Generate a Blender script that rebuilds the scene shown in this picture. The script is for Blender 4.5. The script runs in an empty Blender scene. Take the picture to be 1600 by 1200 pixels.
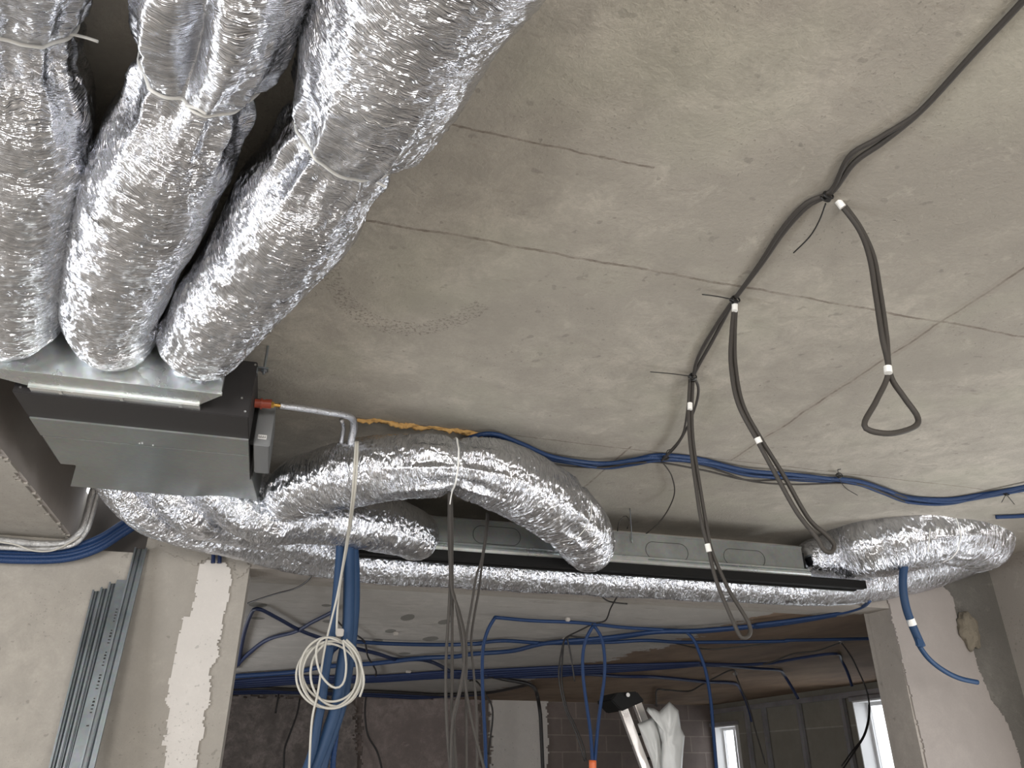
import bpy, bmesh, math, random
from mathutils import Vector, noise, Matrix
random.seed(7)
sc = bpy.context.scene
C = sc.collection

# ---------------------------------------------------------------- camera
FPX = 1202.0; PITCH = math.radians(26.6); YAW = math.radians(16.3)
cam_d = bpy.data.cameras.new('camera'); cam = bpy.data.objects.new('camera', cam_d); C.objects.link(cam)
cam_d.sensor_width = 36.0; cam_d.lens = FPX / 1600 * 36.0; cam_d.clip_start = 0.05
cam.location = (0, 0, 0); cam.rotation_euler = (math.pi/2 + PITCH, 0, -YAW)
sc.camera = cam
# ---------------------------------------------------------------- world, daylight, exposure
w = bpy.data.worlds.new('overcast_sky'); sc.world = w; w.use_nodes = True
bg = w.node_tree.nodes['Background']; bg.inputs[0].default_value = (0.93, 0.96, 1.0, 1); bg.inputs[1].default_value = 1.8
def area(name, loc, rot, sx, sy, power, col):
    l = bpy.data.lights.new(name, 'AREA'); l.shape = 'RECTANGLE'; l.size = sx; l.size_y = sy; l.energy = power; l.color = col
    o = bpy.data.objects.new(name, l); C.objects.link(o); o.location = loc; o.rotation_euler = rot
    return o
# daylight coming in through the window openings of the room behind and beside the photographer
area('daylight_back_left', (-2.1, -5.85, -0.05), (math.radians(90), 0, 0), 2.0, 1.7, 165, (1.0, 0.97, 0.93))
area('daylight_back_right', (2.6, -5.85, -0.05), (math.radians(90), 0, 0), 2.0, 1.7, 165, (1.0, 0.97, 0.93))
area('daylight_left', (-3.9, 1.9, -0.45), (0, math.radians(-90), 0), 1.4, 2.2, 74, (0.96, 0.98, 1.0))
area('daylight_right', (5.7, 3.0, -0.6), (0, math.radians(90), 0), 1.2, 1.8, 45, (0.96, 0.98, 1.0))
# far room: added fill lamp at the left wall, then daylight of its windows
area('fill_far_left', (-2.9, 9.5, -0.5), (0, math.radians(-90), 0), 1.3, 3.5, 48, (0.97, 0.98, 1.0))
area('daylight_far_room', (8.6, 11.5, -0.6), (0, math.radians(90), 0), 0.8, 1.6, 7, (0.95, 0.98, 1.0))
sc.view_settings.view_transform = 'Standard'; sc.view_settings.look = 'None'
sc.view_settings.gamma = 1; sc.view_settings.use_curve_mapping = False
sc.view_settings.exposure = 0.88

# ---------------------------------------------------------------- sight lines: photo point -> place
Fh = (math.sin(YAW), math.cos(YAW)); Rh = (math.cos(YAW), -math.sin(YAW))
def ray(u, v):
    x = u - 800; y = 600 - v
    h = FPX*math.cos(PITCH) - y*math.sin(PITCH); z = FPX*math.sin(PITCH) + y*math.cos(PITCH)
    return Vector((x*Rh[0] + h*Fh[0], x*Rh[1] + h*Fh[1], z))
def PZ(u, v, z): d = ray(u, v); return d*(z/d.z)
def PY(u, v, y): d = ray(u, v); return d*(y/d.y)
def PX(u, v, x): d = ray(u, v); return d*(x/d.x)
def conv(ox, oy, s, pts): return [(ox + x*s, oy + y*s) for x, y in pts]
Z5 = lambda p: conv(320, 840, .3, p)
Z6 = lambda p: conv(740, 840, .3, p)
Z7 = lambda p: conv(1120, 840, .3, p)

# ---------------------------------------------------------------- materials
def mat(name, col=(.5, .5, .5), rough=.6, metal=0.0):
    m = bpy.data.materials.new(name); m.use_nodes = True
    b = m.node_tree.nodes['Principled BSDF']
    b.inputs['Base Color'].default_value = (*col, 1); b.inputs['Roughness'].default_value = rough; b.inputs['Metallic'].default_value = metal
    return m
class G:
    """small node-graph helper"""
    def __init__(s, m): s.m = m; s.nt = m.node_tree; s.n = s.nt.nodes; s.b = s.n['Principled BSDF']
    def lk(s, a, b): s.nt.links.new(a, b)
    def new(s, t, **k):
        x = s.n.new(t)
        for a, v in k.items(): setattr(x, a, v)
        return x
    def coord(s, kind='Object'): return s.new('ShaderNodeTexCoord').outputs[kind]
    def mapping(s, v, scale=(1, 1, 1), rot=(0, 0, 0)):
        x = s.new('ShaderNodeMapping'); s.lk(v, x.inputs['Vector']); x.inputs['Scale'].default_value = scale; x.inputs['Rotation'].default_value = rot
        return x.outputs[0]
    def noise(s, v, scale, detail=4, rough=.55, dist=0):
        x = s.new('ShaderNodeTexNoise'); s.lk(v, x.inputs['Vector']); x.inputs['Scale'].default_value = scale
        x.inputs['Detail'].default_value = detail; x.inputs['Roughness'].default_value = rough; x.inputs['Distortion'].default_value = dist
        return x.outputs['Fac']
    def ramp(s, f, stops):
        x = s.new('ShaderNodeValToRGB'); s.lk(f, x.inputs[0]); cr = x.color_ramp
        while len(cr.elements) < len(stops): cr.elements.new(.5)
        for e, (p, c) in zip(cr.elements, stops): e.position = p; e.color = (c, c, c, 1) if not isinstance(c, tuple) else (*c, 1)
        return x.outputs[0]
    def mix(s, f, a, b, mode='MIX'):
        x = s.new('ShaderNodeMix'); x.data_type = 'RGBA'; x.blend_type = mode
        for sock, v in ((x.inputs[0], f), (x.inputs[6], a), (x.inputs[7], b)):
            if isinstance(v, (int, float)): sock.default_value = v
            elif isinstance(v, tuple): sock.default_value = (*v, 1)
            else: s.lk(v, sock)
        return x.outputs[2]
    def math(s, op, a, b=None, c=None):
        x = s.new('ShaderNodeMath', operation=op)
        for i, v in enumerate((a, b, c)):
            if v is None: continue
            if isinstance(v, (int, float)): x.inputs[i].default_value = v
            else: s.lk(v, x.inputs[i])
        return x.outputs[0]
    def bump(s, h, strength, dist=.01, normal=None):
        x = s.new('ShaderNodeBump'); s.lk(h, x.inputs['Height']); x.inputs['Strength'].default_value = strength; x.inputs['Distance'].default_value = dist
        if normal is not None: s.lk(normal, x.inputs['Normal'])
        return x.outputs[0]
    def xyz(s, v):
        x = s.new('ShaderNodeSeparateXYZ'); s.lk(v, x.inputs[0]); return x.outputs

def concrete(name, base, spread=.14, rough=.9, pit=True, grain=1.0, bumpk=.35):
    m = mat(name, base, rough); g = G(m); v = g.coord()
    big = g.noise(v, 1.1*grain, 5, .6, .3); mid = g.noise(v, 7*grain, 8, .72, .4); fine = g.noise(v, 60*grain, 4, .7)
    lo = tuple(c*(1-spread*1.3) for c in base); hi = tuple(min(1, c*(1+spread)) for c in base)
    c = g.mix(g.ramp(big, [(.35, 0.), (.65, 1.)]), lo, hi)
    c = g.mix(g.ramp(mid, [(.40, .0), (.62, .9)]), c, tuple(x*(1-spread*1.2) for x in base))
    c = g.mix(g.ramp(mid, [(.30, .7), (.42, .0)]), c, tuple(min(1, x*(1+spread*1.1)) for x in base))
    c = g.mix(g.ramp(fine, [(.35, .35), (.65, .0)]), c, tuple(x*(1-spread*2) for x in base))
    if pit:
        sp = g.math('MULTIPLY', g.ramp(fine, [(.59, 0.), (.66, 1.)]), g.ramp(g.noise(v, 2.6, 3), [(.46, 0.), (.60, 1.)]))
        c = g.mix(g.math('MULTIPLY', sp, .7), c, tuple(x*.4 for x in base))
        bl = g.ramp(g.noise(g.mapping(v, (1, 1, 1), (0, 0, .7)), 19*grain, 2, .5), [(.70, 0.), (.73, 1.)])
        c = g.mix(g.math('MULTIPLY', bl, .45), c, tuple(x*.45 for x in base))
    g.lk(c, g.b.inputs['Base Color'])
    h = g.math('ADD', g.math('MULTIPLY', mid, .6), g.math('MULTIPLY', fine, .35))
    g.lk(g.bump(h, bumpk, .012), g.b.inputs['Normal'])
    return m, g, v, c

def line_mask(g, coordv, target, width, wob, lo=None, hi=None, along=None):
    d = g.math('ABSOLUTE', g.math('ADD', g.math('SUBTRACT', coordv, target), wob))
    msk = g.math('LESS_THAN', d, width)
    if lo is not None: msk = g.math('MULTIPLY', msk, g.math('GREATER_THAN', along, lo))
    if hi is not None: msk = g.math('MULTIPLY', msk, g.math('LESS_THAN', along, hi))
    return msk

CE, g, v, c = concrete('ceiling_concrete', (.44, .41, .36), .17, bumpk=.6)
x, y, z = g.xyz(v)
n1 = g.noise(v, 3.0, 6, .7); wob = g.math('MULTIPLY', g.math('SUBTRACT', n1, .5), .05)
n2 = g.noise(v, 16, 3, .7)
masks = [line_mask(g, y, 2.055, .006, wob), line_mask(g, y, 1.57, .004, wob, .15, .9, x),
         line_mask(g, y, 3.66, .005, wob), line_mask(g, x, 2.39, .006, wob, None, 3.66, y), line_mask(g, x, 1.745, .006, wob, 3.62, None, y)]
mm = masks[0]
for k in masks[1:]: mm = g.math('MAXIMUM', mm, k)
mm = g.math('MULTIPLY', mm, g.ramp(n2, [(.35, .25), (.6, .85)]))
band = g.math('LESS_THAN', g.math('ABSOLUTE', g.math('ADD', g.math('SUBTRACT', x, 2.39), wob)), .028)
band = g.math('MULTIPLY', band, g.math('LESS_THAN', y, 3.66))
c = g.mix(g.math('MULTIPLY', band, .35), c, (.30, .27, .23))
c = g.mix(mm, c, (.17, .14, .115))
cq = PZ(650, 425, 1.6); ex = (PZ(780, 425, 1.6)-cq).length; ey = (PZ(650, 515, 1.6)-cq).length
xx = g.math('DIVIDE', g.math('SUBTRACT', x, cq.x), ex); yy_ = g.math('DIVIDE', g.math('SUBTRACT', y, cq.y), ey)
rr = g.math('SQRT', g.math('ADD', g.math('MULTIPLY', xx, xx), g.math('MULTIPLY', yy_, yy_)))
ring = g.math('MULTIPLY', g.math('LESS_THAN', g.math('ABSOLUTE', g.math('SUBTRACT', g.math('ADD', rr, g.math('MULTIPLY', wob, 4.0)), 1.0)), .13), g.math('GREATER_THAN', g.math('SUBTRACT', yy_, g.math('MULTIPLY', xx, .3)), .05))
c = g.mix(g.math('MULTIPLY', g.math('MULTIPLY', ring, g.ramp(g.noise(v, 75, 3, .7), [(.53, 0.), (.58, 1.)])), .6), c, (.15, .13, .11))
# greenish / pinkish blotches and scattered dark scuffs
c = g.mix(g.math('MULTIPLY', g.ramp(g.noise(v, 2.1, 2), [(.5, 0.), (.7, 1.)]), .3), c, (.40, .40, .32))
c = g.mix(g.math('MULTIPLY', g.ramp(g.noise(g.mapping(v, (2, 7, 1), (0, 0, .5)), 3.2, 5, .75), [(.6, 0.), (.68, 1.)]), .35), c, (.27, .24, .20))
g.lk(c, g.b.inputs['Base Color'])

WALL = concrete('plastered_wall', (.36, .335, .30), .11, bumpk=.25)[0]
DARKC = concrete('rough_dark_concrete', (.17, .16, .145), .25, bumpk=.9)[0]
FLOORM = concrete('dusty_screed', (.60, .565, .52), .1)[0]
GREYC = concrete('grey_render', (.34, .31, .28), .12, bumpk=.3)[0]
WHITEP = concrete('fresh_white_plaster', (.60, .57, .54), .05, bumpk=.2)[0]
MAUVE = concrete('smooth_pinkish_plaster', (.31, .28, .262), .06, pit=False, bumpk=.12)[0]
BACKW = concrete('patched_back_wall', (.27, .235, .22), .35, grain=1.2, bumpk=.5)[0]
BROWNC = concrete('brown_dusty_render', (.26, .19, .14), .25)[0]

# far room ceiling: painted part with grey daubs, bare brown part beyond an irregular diagonal edge
FC, g, v, c = concrete('far_ceiling_paint', (.44, .42, .395), .12, pit=False, bumpk=.2)
a = PZ(870, 1052, 1.2); b = PZ(1190, 966, 1.2); dx, dy = b.x-a.x, b.y-a.y
x, y, z = g.xyz(v)
e = g.math('SUBTRACT', g.math('MULTIPLY', g.math('SUBTRACT', y, a.y), dx), g.math('MULTIPLY', g.math('SUBTRACT', x, a.x), dy))
L = math.hypot(dx, dy)
tp = PZ(1300, 1030, 1.2); e = g.math('DIVIDE', e, L if ((tp.y-a.y)*dx-(tp.x-a.x)*dy) > 0 else -L)
e = g.math('ADD', e, g.math('MULTIPLY', g.math('SUBTRACT', g.noise(v, 1.3, 6, .7), .5), 1.6))
FARE = e
brown = g.mix(g.ramp(g.noise(g.mapping(v, (1, .45, 1)), 1.6, 6, .65), [(.3, 0.), (.7, 1.)]), (.13, .08, .05), (.27, .19, .125))
spots = g.new('ShaderNodeTexVoronoi'); g.lk(g.mapping(v, (1, .8, 1)), spots.inputs['Vector']); spots.inputs['Scale'].default_value = 1.25
sd = g.math('ADD', spots.outputs['Distance'], g.math('MULTIPLY', g.noise(v, 8, 3), .12))
nn = g.math('MULTIPLY', g.math('SUBTRACT', g.noise(v, 6, 4, .7), .5), 1.3)
for (su, sv, ru, rv) in ((403, 945, 15, 4), (637, 965, 10, 5), (694, 972, 9, 4), (673, 998, 12, 3.5), (590, 1001, 8, 2.5), (402, 966, 12, 2), (510, 946, 8, 2), (632, 1021, 9, 2), (610, 986, 8, 3), (760, 1004, 8, 2), (512, 971, 8, 2.5)):
    q = PZ(su, sv, 1.2); ex = (PZ(su+ru, sv, 1.2)-q).length; ey = (PZ(su, sv+rv, 1.2)-q).length
    xx = g.math('DIVIDE', g.math('SUBTRACT', x, q.x), ex); yy_ = g.math('DIVIDE', g.math('SUBTRACT', y, q.y), ey)
    dd = g.math('ADD', g.math('ADD', g.math('MULTIPLY', xx, xx), g.math('MULTIPLY', yy_, yy_)), nn)
    c = g.mix(g.math('MULTIPLY', g.math('LESS_THAN', dd, 1.0), .75), c, (.12, .12, .105))
c = g.mix(g.math('MULTIPLY', g.ramp(g.noise(g.mapping(v, (1, 3.5, 1)), 2.2, 5, .7), [(.60, 0.), (.64, 1.)]), .5), c, (.25, .235, .21))
c = g.mix(g.math('GREATER_THAN', e, 0.0), c, brown)
g.lk(c, g.b.inputs['Base Color'])

# block wall
BLK = mat('concrete_blocks', (.2, .18, .15), .95); g = G(BLK); v = g.coord()
def blocks(m, rot, c1, c2, mort):
    g = G(m); v = g.coord(); mp = g.mapping(v, (1, 1, 1), rot)
    br = g.new('ShaderNodeTexBrick'); g.lk(mp, br.inputs['Vector']); br.inputs['Scale'].default_value = 1
    br.inputs['Brick Width'].default_value = .62; br.inputs['Row Height'].default_value = .3; br.inputs['Mortar Size'].default_value = .012
    br.inputs['Color1'].default_value = (*c1, 1); br.inputs['Color2'].default_value = (*c2, 1); br.inputs['Mortar'].default_value = (*mort, 1)
    cc = g.mix(g.ramp(g.noise(v, 3, 5, .7), [(.35, 0.), (.7, .6)]), br.outputs['Color'], tuple(x*.6 for x in c1))
    g.lk(cc, g.b.inputs['Base Color']); g.lk(g.bump(br.outputs['Fac'], .4, .01), g.b.inputs['Normal'])
blocks(BLK, (math.radians(90), 0, math.radians(0)), (.21, .17, .155), (.16, .135, .12), (.28, .24, .215))
BLK2 = mat('grey_concrete_blocks', (.2, .2, .17), .95)
blocks(BLK2, (math.radians(90), 0, math.radians(90)), (.34, .32, .27), (.26, .245, .21), (.44, .41, .37))

def foil(name, au=120, av=7, strength=.85, rough=.11, crumple=.16, col=(.70, .72, .77)):
    m = mat(name, col, rough, 1.0); g = G(m)
    uv = g.coord('UV')
    warp = g.new('ShaderNodeTexNoise'); g.lk(uv, warp.inputs['Vector']); warp.inputs['Scale'].default_value = 7; warp.inputs['Detail'].default_value = 3
    wv = g.new('ShaderNodeVectorMath', operation='MULTIPLY_ADD'); g.lk(warp.outputs['Color'], wv.inputs[0]); wv.inputs[1].default_value = (.09, .09, 0); g.lk(uv, wv.inputs[2])
    a = g.noise(g.mapping(wv.outputs[0], (au, av, 1), (0, 0, .0)), 1, 3, .6)
    b = g.noise(g.mapping(wv.outputs[0], (au*2.3, av*2.6, 1), (0, 0, .12)), 1, 2, .5)
    ra = g.math('ABSOLUTE', g.math('SUBTRACT', a, .5)); rb = g.math('ABSOLUTE', g.math('SUBTRACT', b, .5))
    vo = g.new('ShaderNodeTexVoronoi', feature='DISTANCE_TO_EDGE'); g.lk(g.mapping(wv.outputs[0], (1, 1, 1)), vo.inputs['Vector']); vo.inputs['Scale'].default_value = 34
    vd = g.math('MINIMUM', vo.outputs['Distance'], .25)
    h = g.math('ADD', g.math('MULTIPLY', ra, 1.5), g.math('MULTIPLY', rb, .6))
    h = g.math('ADD', h, g.math('MULTIPLY', vd, crumple))
    g.lk(g.bump(h, strength, .012), g.b.inputs['Normal'])
    t = g.noise(uv, 60, 3, .6)
    g.lk(g.ramp(t, [(.3, rough*.8), (.7, rough*1.6)]), g.b.inputs['Roughness'])
    return m
FOIL = foil('aluminium_foil_jacket')
FOILC = foil('crumpled_aluminium_foil', 110, 10, 1.0, .12, .9)
FOILQ = foil('matt_foil_pipe_wrap', 60, 60, .6, .42, .3, (.6, .6, .6))
FOILP = foil('foil_pipe_wrap', 60, 60, .5, .3, .3)

def galv(name, col, rough, mott=.12):
    m = mat(name, col, rough, .85); g = G(m); v = g.coord()
    vo = g.new('ShaderNodeTexVoronoi'); g.lk(v, vo.inputs['Vector']); vo.inputs['Scale'].default_value = 60
    n = g.noise(v, 4, 4, .6)
    c = g.mix(g.ramp(n, [(.3, 0.), (.7, 1.)]), tuple(x*(1-mott) for x in col), tuple(min(1, x*(1+mott)) for x in col))
    c = g.mix(.05, c, vo.outputs['Color'], 'OVERLAY')
    g.lk(c, g.b.inputs['Base Color']); g.lk(g.ramp(n, [(.3, rough*.8), (.8, rough*1.25)]), g.b.inputs['Roughness'])
    g.lk(g.bump(n, .05, .02), g.b.inputs['Normal'])
    return m
GALV = galv('galvanised_sheet', (.50, .53, .53), .30)
GALVB = galv('lit_galvanised_sheet', (.72, .74, .74), .25)  # lighter copy of the sheet: window reflection on the neck put into the colour
GALVD = galv('galvanised_sheet_dull', (.28, .295, .29), .42)
STEEL = galv('galvanised_profile', (.25, .28, .30), .42)
ALU = galv('aluminium_extrusion', (.85, .82, .80), .3)
BLACKM = mat('black_coated_sheet', (.022, .020, .021), .55, .2)
SLOTB = mat('black_slot_profile', (.004, .004, .004), .6); SLOTB.node_tree.nodes['Principled BSDF'].inputs['Specular IOR Level'].default_value = .2
PCB = mat('grey_lacquered_box', (.24, .25, .26), .45, .6)
SCREW = mat('bright_zinc_screw', (.8, .8, .8), .3, 1)
def ribbed(name, col, rough=.45):
    m = mat(name, col, rough); g = G(m); uv = g.coord('UV'); s = g.xyz(uv)
    g.lk(g.bump(g.math('SINE', g.math('MULTIPLY', s[0], 900)), .35, .004), g.b.inputs['Normal'])
    return m
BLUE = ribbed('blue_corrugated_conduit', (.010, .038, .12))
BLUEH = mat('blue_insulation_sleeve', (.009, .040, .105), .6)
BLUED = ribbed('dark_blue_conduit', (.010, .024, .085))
GREYCAB = mat('dark_grey_cable_sheath', (.045, .040, .036), .7)
BLACKCAB = mat('black_cable_sheath', (.02, .018, .018), .5)
WHITECAB = mat('off_white_cable_sheath', (.48, .465, .42), .45)
TIEW = mat('white_nylon', (.75, .75, .73), .4)
TIEB = mat('black_nylon', (.015, .015, .015), .4)
CLIPM = mat('dusty_white_plastic', (.42, .39, .36), .6)
TAPE = mat('white_tape', (.85, .85, .83), .5)
BRASS = mat('brass', (.75, .45, .12), .3, 1); COPPER = mat('red_brown_enamel', (.28, .05, .025), .4)
ORANGE = mat('orange_corrugated_conduit', (.75, .16, .05), .45)
FOAM = mat('orange_expanding_foam', (.62, .36, .11), .9); g = G(FOAM); vv = g.coord()
g.lk(g.bump(g.noise(vv, 60, 5, .7), .9, .01), g.b.inputs['Normal'])
g.lk(g.mix(g.noise(vv, 30, 4), (.45, .24, .08), (.80, .52, .20)), g.b.inputs['Base Color'])
WOOL = mat('mineral_wool', (.30, .26, .20), 1.0); g = G(WOOL); vv = g.coord()
g.lk(g.bump(g.noise(vv, 45, 6, .8), 1.0, .03), g.b.inputs['Normal'])
BAG = mat('white_plastic_film', (.72, .73, .72), .35)
BAG.node_tree.nodes['Principled BSDF'].inputs['Transmission Weight'].default_value = .25
PVC = mat('white_pvc', (.8, .8, .8), .4)
GLASS = mat('window_glass', (1, 1, 1), .02); GLASS.node_tree.nodes['Principled BSDF'].inputs['Transmission Weight'].default_value = 1
GLASS.node_tree.nodes['Principled BSDF'].inputs['IOR'].default_value = 1.05
PAPER = mat('white_sticker', (.75, .75, .75), .6); INK = mat('black_print', (.02, .02, .02), .6)
DARKHOLE = mat('dark_recess_concrete', (.10, .09, .085), .95)  # darker bare concrete inside the recess

# ---------------------------------------------------------------- mesh helpers
def obj(name, bm, m, parent=None, smooth=False, label=None, cat=None, group=None, kind=None):
    me = bpy.data.meshes.new(name); bm.normal_update(); bm.to_mesh(me); bm.free()
    for p in me.polygons: p.use_smooth = smooth
    for mm in (m if isinstance(m, (list, tuple)) else [m]): me.materials.append(mm)
    o = bpy.data.objects.new(name, me); C.objects.link(o)
    if parent is not None: o.parent = parent; o.matrix_parent_inverse = Matrix.Translation(-parent.location)
    if label: o['label'] = label
    if cat: o['category'] = cat
    if group: o['group'] = group
    if kind: o['kind'] = kind
    return o
def thing(name, loc, label, cat, group=None):
    o = bpy.data.objects.new(name, None); C.objects.link(o); o.location = loc; o.empty_display_size = .05
    o['label'] = label; o['category'] = cat
    if group: o['group'] = group
    return o
def box(bm, x0, x1, y0, y1, z0, z1, bev=0):
    vs = [bm.verts.new((x, y, z)) for x in (x0, x1) for y in (y0, y1) for z in (z0, z1)]
    f = [(0, 1, 3, 2), (4, 6, 7, 5), (0, 4, 5, 1), (2, 3, 7, 6), (0, 2, 6, 4), (1, 5, 7, 3)]
    fs = [bm.faces.new([vs[i] for i in q]) for q in f]
    if bev:
        es = list({e for q in fs for e in q.edges}); bmesh.ops.bevel(bm, geom=es, offset=bev, segments=2, affect='EDGES', clamp_overlap=True)
def boxo(name, b, m, parent=None, bev=0, **k):
    bm = bmesh.new(); box(bm, *b, bev); return obj(name, bm, m, parent, **k)
def hexa(bm, lo, hi):
    """loft between two quads (lists of 4 points)"""
    a = [bm.verts.new(p) for p in lo]; b = [bm.verts.new(p) for p in hi]
    bm.faces.new(a[::-1]); bm.faces.new(b)
    for i in range(4): bm.faces.new((a[i], a[(i+1) % 4], b[(i+1) % 4], b[i]))
    bmesh.ops.recalc_face_normals(bm, faces=bm.faces)
def cat(P, t):
    n = len(P)-1; s = min(max(t, 0), n-1e-9); i = int(s); f = s-i
    p0 = P[max(i-1, 0)]; p1 = P[i]; p2 = P[i+1]; p3 = P[min(i+2, n)]
    return .5*((2*p1) + (p2-p0)*f + (2*p0-5*p1+4*p2-p3)*f*f + (3*p1-p0-3*p2+p3)*f**3)
def resample(P, R, step):
    P = [Vector(p) for p in P]; n = len(P)-1; N = n*30
    pts = [cat(P, n*i/N) for i in range(N+1)]
    def rr(t): i = min(int(t), n-1); f = t-i; f = f*f*(3-2*f); return R[i]*(1-f)+R[i+1]*f
    cum = [0.]
    for i in range(N): cum.append(cum[-1] + (pts[i+1]-pts[i]).length)
    K = max(2, int(cum[-1]/step)); out = []; j = 0
    for k in range(K+1):
        s = cum[-1]*k/K
        while j < N-1 and cum[j+1] < s: j += 1
        f = (s-cum[j])/max(1e-9, cum[j+1]-cum[j]); out.append((pts[j].lerp(pts[j+1], f), rr(n*(j+f)/N), s))
    return out
def sweep(bm, P, R, step, sides, fn=None, closed_ends=True, up=Vector((0, 0, 1))):
    S = resample(P, R if isinstance(R, (list, tuple)) else [R]*len(P), step)
    uvl = bm.loops.layers.uv.verify(); rings = []; N = len(S)
    t0 = (S[1][0]-S[0][0]).normalized()
    u = up - t0*up.dot(t0)
    if u.length < .05: u = Vector((1, 0, 0)) - t0*t0.x
    u.normalize()
    for i, (p, r, s) in enumerate(S):
        t = (S[min(i+1, N-1)][0]-S[max(i-1, 0)][0])
        if t.length < 1e-9: t = t0
        t = t.normalized(); u = (u - t*u.dot(t)).normalized(); w_ = t.cross(u)
        ring = []
        for k in range(sides):
            a = 2*math.pi*k/sides
            d = u*math.cos(a) + w_*math.sin(a)
            rr_ = r + (fn(s, a, r, p, S[-1][2]) if fn else 0)
            ring.append(bm.verts.new(p + d*rr_))
        rings.append((ring, s, r))
    for i in range(N-1):
        (A, sa, ra), (B, sb, rb) = rings[i], rings[i+1]
        for k in range(sides):
            k2 = (k+1) % sides
            f = bm.faces.new((A[k], A[k2], B[k2], B[k]))
            for lp, (ss, kk) in zip(f.loops, ((sa, k), (sa, k+1), (sb, k+1), (sb, k))):
                lp[uvl].uv = (ss, 2*math.pi*kk/sides*S[0][1])
    if closed_ends:
        bm.faces.new(rings[0][0][::-1]); bm.faces.new(rings[-1][0])
    bmesh.ops.recalc_face_normals(bm, faces=bm.faces)
    return S
def tube(name, P, r, m, parent=None, step=.02, sides=8, **k):
    bm = bmesh.new(); sweep(bm, P, r, step, sides); return obj(name, bm, m, parent, smooth=True, **k)
def N3(x, y, z): return noise.noise(Vector((x, y, z)))
def ridge(x, y, z): return 1 - abs(N3(x, y, z))*2
def ductfn(ties=(), seed=0, crump=1.0, folds=(), tight=.16):
    def fn(s, a, r, p, Ltot):
        ca, sa = math.cos(a)*r, math.sin(a)*r; o = seed*17.3
        ws = s + .02*N3(s*5+o, ca*9, sa*9)
        d = .0030*crump*ridge(ws*58+o, ca*6, sa*6)
        d += .0016*crump*ridge(ws*34+o+5, ca*22+sa*9, sa*22)
        d += .007*N3(s*4+o, ca*5, sa*5) + .0035*(crump-.6)*N3(s*14+o, ca*16, sa*16)
        for (ft, sq) in ties:
            q = (s-ft*Ltot); gq = math.exp(-(q/.045)**2); g2 = math.exp(-(q/.19)**2)
            d -= r*(sq*gq + sq*.5*g2)
            st = math.sin(a*4.5+seed+1.6*N3(a*1.5, seed, 0)); st2 = math.sin(a*9+2*seed+2*N3(a*2, seed, 4))
            d += g2*(1-gq*.8)*(.016*(1-abs(st))**1.5*1.6 + .006*st2 - .010)
        for (ff, fa, fd, fl) in folds:
            da = (a-fa+math.pi) % (2*math.pi)-math.pi; q = s-ff*Ltot
            d -= fd*math.exp(-(da/.17)**2)*math.exp(-(q/fl)**2)
            d += fd*.3*math.exp(-((abs(da)-.5)/.25)**2)*math.exp(-(q/fl)**2)
        e = min(s, Ltot-s)
        if e < .05: d -= r*tight*(1-e/.05)**2
        return d
    return fn
FNS = {}
def fracat(P, R, u, v, lo=0.0):
    """arc fraction of the duct centre line nearest to the sight line of a photo point"""
    Sx = resample(P, R, .0065); d = ray(u, v).normalized()
    return min(range(int(lo*len(Sx)), len(Sx)), key=lambda i: (Sx[i][0] - d*Sx[i][0].dot(d)).length)/(len(Sx)-1)
def duct(name, P, R, m, label, ties=(), seed=0, crump=1.0, folds=(), tight=.16, **k):
    fn = ductfn(ties, seed, crump, folds, tight); FNS[id(P)] = fn
    bm = bmesh.new(); sweep(bm, P, R, .0060, 140, fn)
    return obj(name, bm, m, smooth=True, label=label, cat='duct', **k)
def plate(name, xz, y0, y1, m, parent=None, jag=.0, axis='y', cell=None, **k):
    """a slab of plaster with a ragged outline, thickness y0..y1, kept cell by cell where it lies inside the outline"""
    xs = [p[0] for p in xz]; zs_ = [p[1] for p in xz]
    x0, x1, z0, z1 = min(xs)-jag, max(xs)+jag, min(zs_)-jag, max(zs_)+jag
    c = cell or max(.009, jag*.55)
    nx, nz = max(1, int((x1-x0)/c)), max(1, int((z1-z0)/c))
    def inside(x, z):
        x += jag*(1.3*N3(x*9, z*9, 1)+1.1*N3(x*30, z*30, 2)+.8*N3(x*75, z*75, 5)); z += jag*(1.3*N3(x*9, z*9, 7)+1.1*N3(x*30, z*30, 8))
        r_ = False; j = len(xz)-1
        for i in range(len(xz)):
            (xi, zi), (xj, zj) = xz[i], xz[j]
            if (zi > z) != (zj > z) and x < (xj-xi)*(z-zi)/(zj-zi)+xi: r_ = not r_
            j = i
        return r_
    bm = bmesh.new(); V = {}
    def pt(x, t, z): return (x, t, z) if axis == 'y' else ((t, x, z) if axis == 'x' else (x, z, t))
    def gv(i, j, t):
        if (i, j, t) not in V: V[(i, j, t)] = bm.verts.new(pt(x0+i*c, (y0, y1)[t], z0+j*c))
        return V[(i, j, t)]
    occ = {(i, j) for i in range(nx+1) for j in range(nz+1) if inside(x0+(i+.5)*c, z0+(j+.5)*c)}
    for (i, j) in occ:
        bm.faces.new([gv(i, j, 0), gv(i+1, j, 0), gv(i+1, j+1, 0), gv(i, j+1, 0)])
        for (di, dj, a, b) in ((-1, 0, (0, 0), (0, 1)), (1, 0, (1, 0), (1, 1)), (0, -1, (0, 0), (1, 0)), (0, 1, (0, 1), (1, 1))):
            if (i+di, j+dj) not in occ:
                bm.faces.new([gv(i+a[0], j+a[1], 0), gv(i+b[0], j+b[1], 0), gv(i+b[0], j+b[1], 1), gv(i+a[0], j+a[1], 1)])
    bmesh.ops.recalc_face_normals(bm, faces=bm.faces)
    return obj(name, bm, m, parent, **k)
def S(name, b, m, parent=None, bev=0, label=None): return boxo(name, b, m, parent, bev, kind='structure', label=label)

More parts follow.
